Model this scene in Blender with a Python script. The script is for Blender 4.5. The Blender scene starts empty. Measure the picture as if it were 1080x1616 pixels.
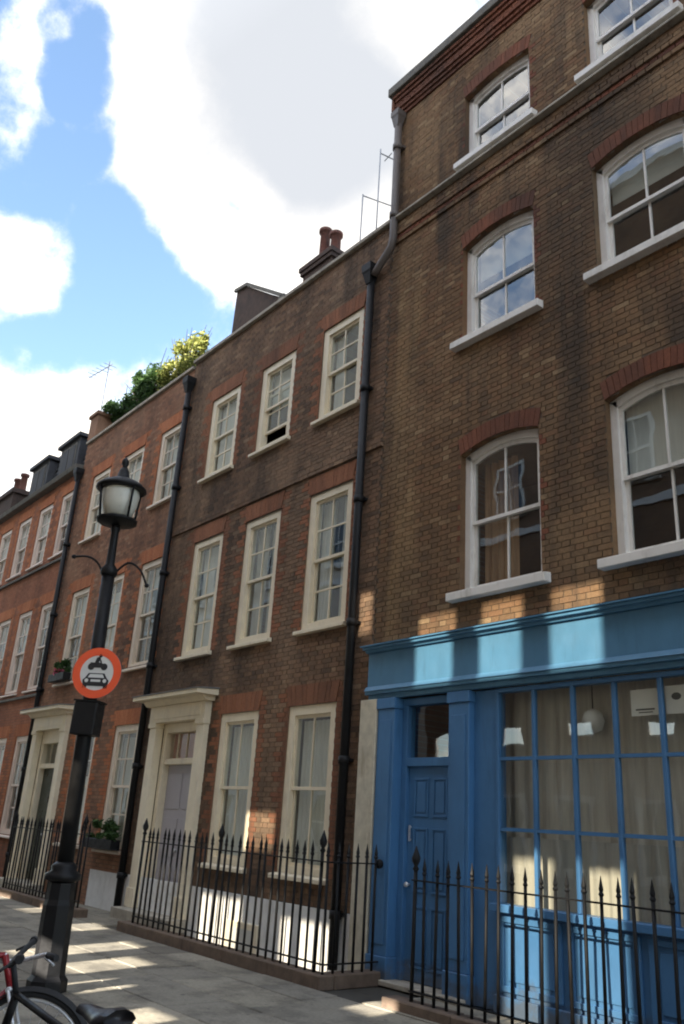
import bpy, bmesh, math, random
from mathutils import Vector, Matrix
random.seed(7)
S = bpy.context.scene
C = S.collection

# ------------------------------------------------------------------ camera
EYE = 1.62
R = [[0.6367891, -0.2351307, -0.7343114], [0.7687175, 0.2674391, 0.5809903], [0.0597749, -0.9344463, 0.3510514]]
cam = bpy.data.cameras.new('camera')
cam.sensor_fit = 'VERTICAL'; cam.sensor_height = 36; cam.lens = 29.568
cam.clip_start = 0.05; cam.clip_end = 3000
co = bpy.data.objects.new('camera', cam); C.objects.link(co)
M4 = Matrix.Identity(4)
for r_ in range(3):
    M4[r_][0] = R[r_][0]; M4[r_][1] = -R[r_][1]; M4[r_][2] = -R[r_][2]
M4[2][3] = EYE
co.matrix_world = M4
S.camera = co
FPX = 1327.27
def proj(x, y, z):
    z -= EYE
    cx = R[0][0]*x + R[1][0]*y + R[2][0]*z
    cy = R[0][1]*x + R[1][1]*y + R[2][1]*z
    cz = R[0][2]*x + R[1][2]*y + R[2][2]*z
    return cx/cz*FPX+540, cy/cz*FPX+808, cz

# ------------------------------------------------------------------ sun, sky, exposure
SUN = Vector((-0.25, 1.0, -0.44)).normalized()
sl = bpy.data.lights.new('sun', 'SUN'); sl.energy = 4.0; sl.angle = math.radians(0.5); sl.color = (1.0, 0.92, 0.80)
so = bpy.data.objects.new('sun', sl); C.objects.link(so)
so.rotation_euler = SUN.to_track_quat('-Z', 'Y').to_euler(); so.location = (8, -30, 40)
W = bpy.data.worlds.new('World'); S.world = W; W.use_nodes = True
nt = W.node_tree; N = nt.nodes; L = nt.links
for n in list(N): N.remove(n)
def wn(t, **k):
    n = N.new(t)
    for a, b in k.items(): setattr(n, a, b)
    return n
wout = wn('ShaderNodeOutputWorld'); bg = wn('ShaderNodeBackground'); bg.inputs[1].default_value = 0.10
L.new(bg.outputs[0], wout.inputs[0])
sky = wn('ShaderNodeTexSky', sky_type='NISHITA'); sky.sun_disc = False
sky.sun_elevation = math.asin(-SUN.z); sky.sun_rotation = math.atan2(-SUN.x, -SUN.y)
sky.air_density = 1.0; sky.dust_density = 0.6; sky.ozone_density = 2.0
tc = wn('ShaderNodeTexCoord')
def wmath(op, a, b=None, c=None, clamp=False):
    n = wn('ShaderNodeMath', operation=op); n.use_clamp = clamp
    for i, v in enumerate((a, b, c)):
        if v is None: continue
        if isinstance(v, (int, float)): n.inputs[i].default_value = v
        else: L.new(v, n.inputs[i])
    return n.outputs[0]
def wnoise(scale, detail, rough, off):
    mp = wn('ShaderNodeMapping'); mp.inputs['Location'].default_value = off
    L.new(tc.outputs['Generated'], mp.inputs[0])
    n = wn('ShaderNodeTexNoise'); n.inputs['Scale'].default_value = scale; n.inputs['Detail'].default_value = detail
    n.inputs['Roughness'].default_value = rough; L.new(mp.outputs[0], n.inputs['Vector'])
    return n.outputs[0]
n_big = wnoise(5.0, 9.0, 0.62, (3.1, 1.7, 0.4))
n_fine = wnoise(16.0, 8.0, 0.6, (0.3, 5.2, 1.1))
n_big = wmath('ADD', wmath('MULTIPLY', wmath('SUBTRACT', n_big, 0.5), 1.5), 0.5)
field = wmath('ADD', wmath('MULTIPLY', n_big, 0.72), wmath('ADD', wmath('MULTIPLY', wmath('SUBTRACT', n_fine, 0.5), 0.62), 0.18))
# cloud masses: direction, cosine of the radius, weight
CLOUDS = [(-0.6305,0.2846,0.7222,0.975828,0.50), (-0.5326,0.3647,0.7638,0.981071,0.50), (-0.5744,0.4790,0.6638,0.987370,0.50),
 (-0.6904,0.4229,0.5869,0.996838,0.35), (-0.7177,0.3538,0.5997,0.998397,0.35), (-0.6932,0.2666,0.6697,0.998901,0.30),
 (-0.6927,0.1240,0.7104,0.998974,0.16), (-0.8133,0.1971,0.5475,0.998063,0.40), (-0.8868,0.2476,0.3902,0.993263,0.45),
 (-0.7511,0.1699,0.6380,0.998705,0.13), (-0.7703,0.2121,0.6014,0.996276,-0.45), (-0.7564,0.2647,0.5981,0.998519,-0.45),
 (-0.7875,0.3055,0.5352,0.995809,-0.45), (-0.7006,0.1698,0.6930,0.999034,-0.30), (-0.8288,0.2552,0.4979,0.998120,-0.25),
 (-0.6658,0.1725,0.7259,0.999518,-0.20),
 (-0.6711,0.1549,0.7250,0.999073,-0.40), (-0.7284,0.1876,0.6590,0.998682,-0.40), (-0.6898,0.1807,0.7011,0.999285,-0.40), (-0.8597,0.2127,0.4644,0.999227,-0.25), (-0.7690,0.1601,0.6189,0.998183,-0.30), (-0.7108,0.1943,0.6761,0.998325,-0.30), (-0.8487,0.2311,0.4757,0.998747,-0.30), (-0.7000,0.1623,0.6955,0.999301,-0.30), (-0.7356,0.1193,0.6668,0.999339,-0.25)]
blobs = None
for (x, y, z, cr, a) in CLOUDS:
    d = wn('ShaderNodeVectorMath', operation='DOT_PRODUCT'); d.inputs[1].default_value = (x, y, z)
    L.new(tc.outputs['Generated'], d.inputs[0])
    m = wn('ShaderNodeMapRange', interpolation_type='SMOOTHSTEP')
    m.inputs['From Min'].default_value = cr; m.inputs['From Max'].default_value = 1.0 if z in (0.7222, 0.7638, 0.6638) else 1 - (1-cr)*0.25
    m.inputs['To Min'].default_value = 0; m.inputs['To Max'].default_value = a*(0.85 if z in (0.7222, 0.7638, 0.6638) else 0.62)
    L.new(d.outputs['Value'], m.inputs['Value'])
    blobs = m.outputs[0] if blobs is None else wmath('ADD', blobs, m.outputs[0])
    if z == 0.6638: heavy = blobs      # the three thick masses
field = wmath('ADD', field, blobs)
dens = wn('ShaderNodeMapRange', interpolation_type='SMOOTHSTEP')
dens.inputs['From Min'].default_value = 0.36; dens.inputs['From Max'].default_value = 0.92
wisp = wnoise(34.0, 6.0, 0.65, (2.2, 0.1, 7.0))
L.new(wmath('ADD', field, wmath('MULTIPLY', wmath('SUBTRACT', wisp, 0.5), 0.36)), dens.inputs['Value'])
dens2 = wmath('POWER', dens.outputs[0], 1.35)
core = wn('ShaderNodeMapRange', interpolation_type='SMOOTHSTEP')
core.inputs['From Min'].default_value = -0.30; core.inputs['From Max'].default_value = 1.25
L.new(wmath('ADD', heavy, wmath('MULTIPLY', wmath('SUBTRACT', field, 0.6), 0.85)), core.inputs['Value'])
ccol = wn('ShaderNodeMixRGB'); ccol.inputs[1].default_value = (4.7, 4.3, 3.7, 1); ccol.inputs[2].default_value = (1.45, 1.51, 1.61, 1)
L.new(core.outputs[0], ccol.inputs[0])
skyc = wn('ShaderNodeMixRGB', blend_type='MULTIPLY'); skyc.inputs[0].default_value = 1; skyc.inputs[2].default_value = (0.94, 0.92, 0.88, 1)
L.new(sky.outputs[0], skyc.inputs[1])
wmix = wn('ShaderNodeMixRGB'); L.new(dens2, wmix.inputs[0]); L.new(skyc.outputs[0], wmix.inputs[1])
# clouds are brighter towards the sun, like the clear sky
sd_ = wn('ShaderNodeVectorMath', operation='DOT_PRODUCT'); sd_.inputs[1].default_value = tuple(-SUN); L.new(tc.outputs['Generated'], sd_.inputs[0])
ph = wmath('ADD', 1.0, wmath('MULTIPLY', wmath('MAXIMUM', wmath('ADD', sd_.outputs['Value'], 0.1), 0.0), 1.9))
cph = wn('ShaderNodeMixRGB', blend_type='MULTIPLY'); cph.inputs[0].default_value = 1; L.new(ccol.outputs[0], cph.inputs[1]); L.new(ph, cph.inputs[2])
L.new(cph.outputs[0], wmix.inputs[2])
L.new(wmix.outputs[0], bg.inputs[0])
S.view_settings.view_transform = 'Standard'; S.view_settings.look = 'None'
S.view_settings.gamma = 1; S.view_settings.use_curve_mapping = False
S.view_settings.exposure = 2.45
S.render.engine = 'CYCLES'
S.cycles.use_denoising = True
S.cycles.max_bounces = 8; S.cycles.diffuse_bounces = 4; S.cycles.glossy_bounces = 4; S.cycles.transparent_max_bounces = 16
S.cycles.sample_clamp_indirect = 6
S.cycles.caustics_reflective = False; S.cycles.caustics_refractive = False
S.cycles.filter_width = 2.0

# ------------------------------------------------------------------ materials
class Mat:
    def __init__(s, name, rough=0.6, metallic=0.0, spec=0.4):
        s.m = bpy.data.materials.new(name); s.m.use_nodes = True
        s.nt = s.m.node_tree; s.b = s.nt.nodes['Principled BSDF']
        s.b.inputs['Roughness'].default_value = rough; s.b.inputs['Metallic'].default_value = metallic
        s.b.inputs['Specular IOR Level'].default_value = spec
        s.geo = s.n('ShaderNodeNewGeometry')
    def n(s, t, **k):
        x = s.nt.nodes.new(t)
        for a, b in k.items(): setattr(x, a, b)
        return x
    def l(s, a, b): s.nt.links.new(a, b)
    def math(s, op, a, b=None, clamp=False):
        n = s.n('ShaderNodeMath', operation=op); n.use_clamp = clamp
        for i, v in enumerate((a, b)):
            if v is None: continue
            if isinstance(v, (int, float)): n.inputs[i].default_value = v
            else: s.l(v, n.inputs[i])
        return n.outputs[0]
    def noise(s, scale, detail=4, rough=0.6, stretch=(1,1,1), off=(0,0,0), src=None):
        mp = s.n('ShaderNodeMapping'); mp.inputs['Scale'].default_value = stretch; mp.inputs['Location'].default_value = off
        s.l(src or s.geo.outputs['Position'], mp.inputs[0])
        n = s.n('ShaderNodeTexNoise'); n.inputs['Scale'].default_value = scale; n.inputs['Detail'].default_value = detail
        n.inputs['Roughness'].default_value = rough; s.l(mp.outputs[0], n.inputs['Vector'])
        return n.outputs[0]
    def rng(s, v, a, b, c=0.0, d=1.0):
        n = s.n('ShaderNodeMapRange', interpolation_type='SMOOTHSTEP')
        for k, x in (('From Min', a), ('From Max', b), ('To Min', c), ('To Max', d)): n.inputs[k].default_value = x
        s.l(v, n.inputs['Value']); return n.outputs[0]
    def ramp(s, fac, cols):
        n = s.n('ShaderNodeValToRGB'); e = n.color_ramp.elements
        while len(e) < len(cols): e.new(0.5)
        for i, (p, c) in enumerate(cols): e[i].position = p; e[i].color = (*c, 1)
        s.l(fac, n.inputs[0]); return n.outputs[0]
    def mix(s, fac, a, b, mode='MIX'):
        n = s.n('ShaderNodeMixRGB', blend_type=mode)
        for i, v in enumerate((fac, a, b)):
            if isinstance(v, (int, float)): n.inputs[i].default_value = v
            elif isinstance(v, tuple): n.inputs[i].default_value = (*v, 1)
            else: s.l(v, n.inputs[i])
        return n.outputs[0]
    def color(s, c):
        if isinstance(c, tuple): s.b.inputs['Base Color'].default_value = (*c, 1)
        else: s.l(c, s.b.inputs['Base Color'])
        return s
    def bump(s, h, strength=0.4, dist=0.01):
        n = s.n('ShaderNodeBump'); n.inputs['Strength'].default_value = strength; n.inputs['Distance'].default_value = dist
        s.l(h, n.inputs['Height']); s.l(n.outputs[0], s.b.inputs['Normal']); return s
    def roughness(s, v): s.l(v, s.b.inputs['Roughness']); return s

def brick_mat(name, cols, soot=(0.045,0.040,0.035), soot_amt=0.55, seed=0, wash=None):
    a = Mat(name, 0.88, 0, 0.2)
    oi = a.n('ShaderNodeObjectInfo')
    rnd = a.math('FRACT', a.math('ADD', a.geo.outputs['Random Per Island'], a.math('MULTIPLY', oi.outputs['Random'], 7.31)))
    mean = tuple(sum(c_[1][i] for c_ in cols)/len(cols) for i in range(3))
    cols = [(p, tuple(0.55*v+0.45*m_ for v, m_ in zip(c_, mean))) for p, c_ in cols]
    c = a.ramp(rnd, cols)
    c = a.mix(a.rng(a.noise(0.55, 5, 0.6, off=(seed, 0, 3)), 0.42, 0.70, 0, 0.45), c, tuple(x*1.25 for x in cols[-1][1]))
    st = a.noise(1.3, 6, 0.65, (1.4, 1, 0.22), (seed*3.1, 0, 0))
    c = a.mix(a.rng(st, 0.45, 0.68, 0, soot_amt), c, soot)
    big = a.noise(0.35, 4, 0.6, off=(seed*1.7, 2, 5))
    c = a.mix(a.rng(big, 0.48, 0.66, 0, soot_amt*0.8), c, soot)
    if wash:
        x0, wd, ztop, col = wash
        sx = a.n('ShaderNodeSeparateXYZ'); a.l(a.geo.outputs['Position'], sx.inputs[0])
        wob = a.math('MULTIPLY', a.math('SUBTRACT', a.noise(2.2, 4, 0.6, (1, 1, 0.4)), 0.5), 0.5)
        dx = a.math('ABSOLUTE', a.math('SUBTRACT', a.math('ADD', sx.outputs[0], wob), x0))
        f = a.rng(dx, wd, wd*0.3); f = a.math('MULTIPLY', f, a.rng(sx.outputs[2], ztop, ztop-0.4))
        c = a.mix(a.math('MULTIPLY', f, a.rng(a.noise(1.1, 5, 0.65, (1, 1, 0.5), (9, 9, 9)), 0.35, 0.65, 0.1, 0.65)), c, col)
    g = a.noise(45, 4, 0.7)
    c = a.mix(0.55, c, a.ramp(g, [(0.25, (0.45,0.45,0.45)), (0.75, (1.45,1.42,1.4))]), 'MULTIPLY')
    a.color(c); a.bump(a.noise(60, 4, 0.7), 0.5, 0.006)
    return a.m
def plain(name, col, rough=0.6, var=0.25, scale=6.0, metallic=0.0, bump=0.15, dirt=None, spec=0.4, stretch=(1,1,1)):
    a = Mat(name, rough, metallic, spec)
    n = a.noise(scale, 5, 0.65, stretch)
    lo = tuple(x*(1-var) for x in col); hi = tuple(min(1, x*(1+var*0.6)) for x in col)
    c = a.ramp(n, [(0.3, lo), (0.7, hi)])
    if dirt:
        c = a.mix(a.rng(a.noise(3.0, 6, 0.7, (1.5, 1.5, 0.5), (4, 4, 4)), 0.5, 0.72, 0, dirt[1]), c, dirt[0])
    a.color(c)
    if bump: a.bump(a.noise(scale*6, 3, 0.6), bump, 0.004)
    a.roughness(a.rng(n, 0.3, 0.7, max(0.05, rough-0.1), min(1, rough+0.1)))
    return a.m
def glass_mat(name, tint=(0.82,0.86,0.84), ior=1.75, mult=1.0, warp=0.002):
    m = bpy.data.materials.new(name); m.use_nodes = True; t = m.node_tree
    for n in list(t.nodes): t.nodes.remove(n)
    o = t.nodes.new('ShaderNodeOutputMaterial'); mx = t.nodes.new('ShaderNodeMixShader')
    tr = t.nodes.new('ShaderNodeBsdfTransparent'); gl = t.nodes.new('ShaderNodeBsdfGlossy'); fr = t.nodes.new('ShaderNodeFresnel')
    tr.inputs[0].default_value = (*tint, 1); gl.inputs['Roughness'].default_value = 0.012; gl.inputs[0].default_value = (0.95,0.97,0.98,1)
    fr.inputs[0].default_value = ior
    ge = t.nodes.new('ShaderNodeNewGeometry'); ns = t.nodes.new('ShaderNodeTexNoise'); ns.inputs['Scale'].default_value = 2.3; ns.inputs['Detail'].default_value = 1
    bp = t.nodes.new('ShaderNodeBump'); bp.inputs['Strength'].default_value = 1.0; bp.inputs['Distance'].default_value = warp
    t.links.new(ge.outputs['Position'], ns.inputs['Vector']); t.links.new(ns.outputs[0], bp.inputs['Height'])
    t.links.new(bp.outputs[0], gl.inputs['Normal'])
    # a thin pane: the same reflectance from both of its sides
    mi = t.nodes.new('ShaderNodeMix'); mi.inputs[2].default_value = ior; mi.inputs[3].default_value = 1.0/ior
    t.links.new(ge.outputs['Backfacing'], mi.inputs[0]); t.links.new(mi.outputs[0], fr.inputs[0])
    mm = t.nodes.new('ShaderNodeMath'); mm.operation = 'MULTIPLY'; mm.inputs[1].default_value = mult; mm.use_clamp = True
    t.links.new(fr.outputs[0], mm.inputs[0]); t.links.new(mm.outputs[0], mx.inputs[0])
    t.links.new(tr.outputs[0], mx.inputs[1]); t.links.new(gl.outputs[0], mx.inputs[2]); t.links.new(mx.outputs[0], o.inputs[0])
    return m
MT = {}
MT['brickA'] = brick_mat('stock brick brown', [(0,(0.06,0.042,0.032)), (0.12,(0.13,0.078,0.045)), (0.35,(0.18,0.106,0.057)), (0.62,(0.215,0.124,0.063)), (0.84,(0.20,0.095,0.052)), (0.94,(0.29,0.185,0.10)), (1,(0.38,0.27,0.155))], seed=1, soot_amt=0.72,
                         wash=(-7.95, 0.34, 10.3, (0.34,0.225,0.115)))
MT['redA'] = brick_mat('rubbed red brick', [(0,(0.17,0.068,0.044)), (0.5,(0.21,0.08,0.048)), (1,(0.25,0.10,0.058))], seed=4, soot_amt=0.45)
MT['brickB'] = brick_mat('dark sooty brick', [(0,(0.05,0.04,0.034)), (0.15,(0.115,0.078,0.055)), (0.4,(0.175,0.11,0.072)), (0.75,(0.235,0.135,0.085)), (0.93,(0.28,0.17,0.10)), (1,(0.37,0.26,0.17))], seed=2, soot_amt=0.6)
MT['redB'] = brick_mat('red dressing brick', [(0,(0.24,0.11,0.065)), (0.5,(0.31,0.135,0.075)), (1,(0.36,0.165,0.095))], seed=5, soot_amt=0.4)
MT['brickC'] = brick_mat('red brown brick', [(0,(0.10,0.065,0.05)), (0.15,(0.21,0.105,0.068)), (0.6,(0.31,0.15,0.088)), (0.92,(0.37,0.19,0.115)), (1,(0.45,0.29,0.19))], seed=3, soot_amt=0.4)
MT['redC'] = brick_mat('orange red brick', [(0,(0.38,0.13,0.065)), (0.5,(0.46,0.17,0.08)), (1,(0.52,0.22,0.11))], seed=6, soot_amt=0.2)
MT['brickD'] = brick_mat('warm red brick', [(0,(0.28,0.12,0.075)), (0.5,(0.37,0.155,0.09)), (1,(0.42,0.19,0.115))], seed=8, soot_amt=0.4)
MT['whitebrick'] = plain('white painted brick', (0.80,0.80,0.78), 0.6, 0.12, 5, dirt=((0.45,0.43,0.38), 0.4))
MT['mortar'] = plain('lime mortar', (0.13,0.10,0.072), 0.95, 0.4, 4, bump=0.4)
MT['white'] = plain('white gloss paint', (0.82,0.79,0.74), 0.4, 0.06, 4, dirt=((0.40,0.36,0.30), 0.5))
MT['cream'] = plain('cream paint', (0.84,0.74,0.55), 0.45, 0.10, 4, dirt=((0.46,0.37,0.26), 0.3))
MT['creamC'] = plain('pale cream paint', (0.80,0.69,0.55), 0.45, 0.10, 4, dirt=((0.5,0.42,0.32), 0.3))
MT['pinkwhite'] = plain('warm white paint', (0.80,0.67,0.57), 0.45, 0.10, 4, dirt=((0.5,0.42,0.34), 0.3))
MT['stone'] = plain('weathered stone', (0.42,0.38,0.31), 0.9, 0.3, 5, bump=0.4, dirt=((0.12,0.11,0.095), 0.7))
MT['darkstone'] = plain('sooty stone', (0.16,0.15,0.13), 0.9, 0.35, 5, bump=0.4, dirt=((0.06,0.06,0.055), 0.6))
MT['creamstone'] = plain('cream render', (0.60,0.55,0.43), 0.85, 0.2, 7, bump=0.4, dirt=((0.30,0.24,0.16), 0.6))
MT['blue'] = plain('blue gloss paint', (0.066,0.185,0.37), 0.34, 0.12, 3, bump=0.08, dirt=((0.05,0.135,0.25), 0.5))
MT['fasciablue'] = plain('faded blue paint', (0.085,0.225,0.37), 0.42, 0.12, 3, bump=0.08, dirt=((0.08,0.18,0.28), 0.4))
def worn_paint(name, col, dark, primer):
    a = Mat(name, 0.38, 0, 0.4)
    c = a.ramp(a.noise(2.5, 6, 0.65, (1.3, 1.3, 0.6)), [(0.3, tuple(v*0.86 for v in col)), (0.7, tuple(v*1.10 for v in col))])
    c = a.mix(a.rng(a.noise(6.0, 6, 0.7, (2.0, 2.0, 0.25), (3, 1, 0)), 0.52, 0.75, 0, 0.6), c, dark)
    sx = a.n('ShaderNodeSeparateXYZ'); a.l(a.geo.outputs['Position'], sx.inputs[0])
    low = a.math('ADD', sx.outputs[2], a.math('MULTIPLY', a.noise(5, 5, 0.7), -0.9))
    c = a.mix(a.rng(low, -0.12, -0.45, 0, 0.7), c, (0.10, 0.095, 0.085))
    c = a.mix(a.rng(a.noise(22, 5, 0.7, (1, 1, 0.7), (8, 0, 2)), 0.70, 0.74, 0, 0.75), c, primer)
    a.color(c); a.bump(a.noise(30, 3, 0.6, (3, 3, 0.15)), 0.12, 0.003)
    a.roughness(a.rng(a.noise(4, 5, 0.6), 0.3, 0.7, 0.28, 0.58)); return a.m
MT['blue'] = worn_paint('worn blue gloss paint', (0.066,0.185,0.37), (0.045,0.12,0.22), (0.20,0.30,0.40))
MT['fasciablue'] = worn_paint('worn fascia paint', (0.085,0.225,0.37), (0.065,0.16,0.25), (0.22,0.33,0.42))
MT['black'] = plain('black iron paint', (0.012,0.012,0.013), 0.5, 0.35, 9, bump=0.3, spec=0.25)
MT['ironmail'] = plain('worn black iron', (0.011,0.011,0.012), 0.55, 0.5, 12, bump=0.5, dirt=((0.025,0.02,0.017), 0.4), spec=0.25)
MT['taupe'] = plain('taupe painted pipe', (0.12,0.10,0.088), 0.5, 0.15, 6)
MT['lead'] = plain('lead sheet', (0.22,0.22,0.22), 0.6, 0.25, 5, dirt=((0.10,0.10,0.095), 0.6))
MT['slate'] = plain('roof slate', (0.055,0.056,0.062), 0.75, 0.45, 5, bump=0.4, dirt=((0.10,0.095,0.08), 0.4))
MT['slab'] = None
a = Mat('york stone slab', 0.85, 0, 0.3)
oi = a.n('ShaderNodeObjectInfo')
c = a.ramp(oi.outputs['Random'], [(0,(0.20,0.18,0.145)), (0.4,(0.33,0.30,0.235)), (0.75,(0.26,0.24,0.20)), (1,(0.40,0.36,0.28))])
c = a.mix(a.rng(a.noise(2.0, 6, 0.7), 0.42, 0.66, 0, 0.7), c, (0.12,0.11,0.092))
c = a.mix(a.rng(a.noise(9.0, 3, 0.5, off=(5,1,0)), 0.66, 0.72, 0, 0.6), c, (0.07,0.065,0.06))
c = a.mix(0.4, c, a.ramp(a.noise(30, 4, 0.7), [(0.3,(0.5,0.5,0.5)), (0.7,(1.4,1.4,1.4))]), 'MULTIPLY')
a.color(c); a.bump(a.noise(14, 6, 0.7), 0.5, 0.01); MT['slab'] = a.m
MT['joint'] = plain('sandy joint', (0.07,0.065,0.055), 0.95, 0.4, 8)
MT['asphalt'] = plain('asphalt', (0.05,0.05,0.052), 0.9, 0.35, 25, bump=0.8)
MT['earth'] = plain('town ground', (0.12,0.115,0.10), 0.95, 0.3, 0.5)
MT['glass'] = glass_mat('window glass', (0.80,0.84,0.82), 1.95, 1.15)
MT['shopglass'] = glass_mat('shop glass', (0.88,0.89,0.86), 1.75, 1.1, 0.002)
MT['sundimglass'] = glass_mat('sun dimming glass', (0.36,0.345,0.31), 1.7, 1.0)  # dark tint weakens the sun patches cast through the opposite openings
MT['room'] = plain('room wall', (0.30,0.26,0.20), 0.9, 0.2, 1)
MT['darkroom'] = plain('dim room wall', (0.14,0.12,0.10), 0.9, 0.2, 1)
MT['net'] = plain('net curtain', (0.84,0.82,0.75), 0.9, 0.10, 3, stretch=(8,8,0.6))
MT['lownet'] = plain('greyed net curtain', (0.56,0.53,0.46), 0.9, 0.15, 3, stretch=(8,8,0.6))
MT['blind'] = plain('roller blind', (0.62,0.61,0.55), 0.9, 0.08, 2)
MT['browncurtain'] = plain('brown curtain', (0.50,0.31,0.18), 0.9, 0.3, 3, stretch=(9,9,0.5))
MT['beigecurtain'] = plain('beige curtain', (0.66,0.62,0.53), 0.9, 0.2, 3, stretch=(7,7,0.5))
MT['lilacdoor'] = plain('lilac grey paint', (0.44,0.42,0.45), 0.4, 0.08, 3)
MT['greendoor'] = plain('dark green paint', (0.025,0.035,0.025), 0.35, 0.2, 3)
MT['fanred'] = plain('salmon red blind', (0.62,0.25,0.19), 0.8, 0.15, 3)
MT['terracotta'] = plain('terracotta', (0.14,0.055,0.04), 0.85, 0.3, 8, dirt=((0.06,0.045,0.04), 0.7))  # clay colour darkened so the pots read as backlit
MT['backlitbrick'] = plain('backlit chimney brick', (0.075,0.05,0.04), 0.95, 0.4, 9, bump=0.6, dirt=((0.025,0.022,0.02), 0.7))  # shade put into the colour: chimneys and gable as backlit silhouettes
MT['signred'] = plain('sign red', (0.97,0.125,0.045), 0.4, 0.04, 5, bump=0)
MT['signwhite'] = plain('sign white', (0.72,0.72,0.70), 0.4, 0.04, 5, bump=0)
MT['signblack'] = plain('sign black', (0.018,0.02,0.026), 0.4, 0.04, 5, bump=0)
MT['paper'] = plain('white paper', (0.80,0.80,0.74), 0.9, 0.05, 3, bump=0)
MT['ink'] = plain('printed ink', (0.10,0.11,0.10), 0.9, 0.05, 3, bump=0)
MT['chrome'] = plain('bright alloy', (0.70,0.71,0.72), 0.35, 0.1, 5, metallic=0.45, bump=0.05)
MT['rubber'] = plain('black rubber', (0.02,0.02,0.021), 0.75, 0.3, 12)
MT['redpaint'] = plain('red enamel', (0.24,0.016,0.02), 0.35, 0.1, 4, bump=0.03)
MT['leather'] = plain('black vinyl', (0.022,0.021,0.024), 0.45, 0.25, 10, bump=0.3)
MT['opal'] = plain('frosted lamp glass', (0.74,0.73,0.64), 0.3, 0.15, 3, bump=0.02)
MT['aluminium'] = plain('grey aluminium', (0.30,0.31,0.33), 0.5, 0.1, 5, metallic=0.5, bump=0)
MT['soil'] = plain('soil', (0.05,0.035,0.025), 0.95, 0.4, 10)
MT['blackpane'] = plain('dark window pane', (0.03,0.035,0.04), 0.08, 0.1, 1, bump=0, spec=0.8)
MT['stucco'] = plain('pale stucco', (0.76,0.66,0.55), 0.8, 0.15, 2)
def leaf_mat(name, lo, hi):
    a = Mat(name, 0.6, 0, 0.3)
    c = a.ramp(a.geo.outputs['Random Per Island'], [(0, lo), (1, hi)]); a.color(c)
    tr = a.n('ShaderNodeBsdfTranslucent'); a.l(c, tr.inputs[0])
    mx = a.n('ShaderNodeMixShader'); mx.inputs[0].default_value = 0.3
    o = [n for n in a.nt.nodes if n.type == 'OUTPUT_MATERIAL'][0]
    a.l(a.b.outputs[0], mx.inputs[1]); a.l(tr.outputs[0], mx.inputs[2]); a.l(mx.outputs[0], o.inputs[0])
    return a.m
MT['leafdark'] = leaf_mat('dark leaves', (0.02,0.05,0.018), (0.08,0.15,0.04))
MT['leafyellow'] = leaf_mat('yellow green leaves', (0.12,0.16,0.035), (0.42,0.42,0.12))
MT['petal'] = leaf_mat('pink petals', (0.5,0.05,0.12), (0.75,0.2,0.3))
def flat_brick_mat():
    a = Mat('street brick far side', 0.9, 0, 0.2)
    mp = a.n('ShaderNodeMapping'); mp.inputs['Rotation'].default_value = (math.pi/2, 0, 0)
    a.l(a.geo.outputs['Position'], mp.inputs[0])
    b = a.n('ShaderNodeTexBrick'); b.inputs['Scale'].default_value = 1.0; b.inputs['Brick Width'].default_value = 0.225; b.inputs['Row Height'].default_value = 0.075
    b.inputs['Mortar Size'].default_value = 0.006; b.inputs['Color1'].default_value = (0.34,0.20,0.12,1); b.inputs['Color2'].default_value = (0.24,0.13,0.085,1); b.inputs['Mortar'].default_value = (0.28,0.25,0.2,1)
    a.l(mp.outputs[0], b.inputs['Vector'])
    c = a.mix(a.rng(a.noise(0.6, 5, 0.6), 0.45, 0.7, 0, 0.5), b.outputs[0], (0.10,0.08,0.065))
    a.color(c); return a.m
MT['farbrick'] = flat_brick_mat()

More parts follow.
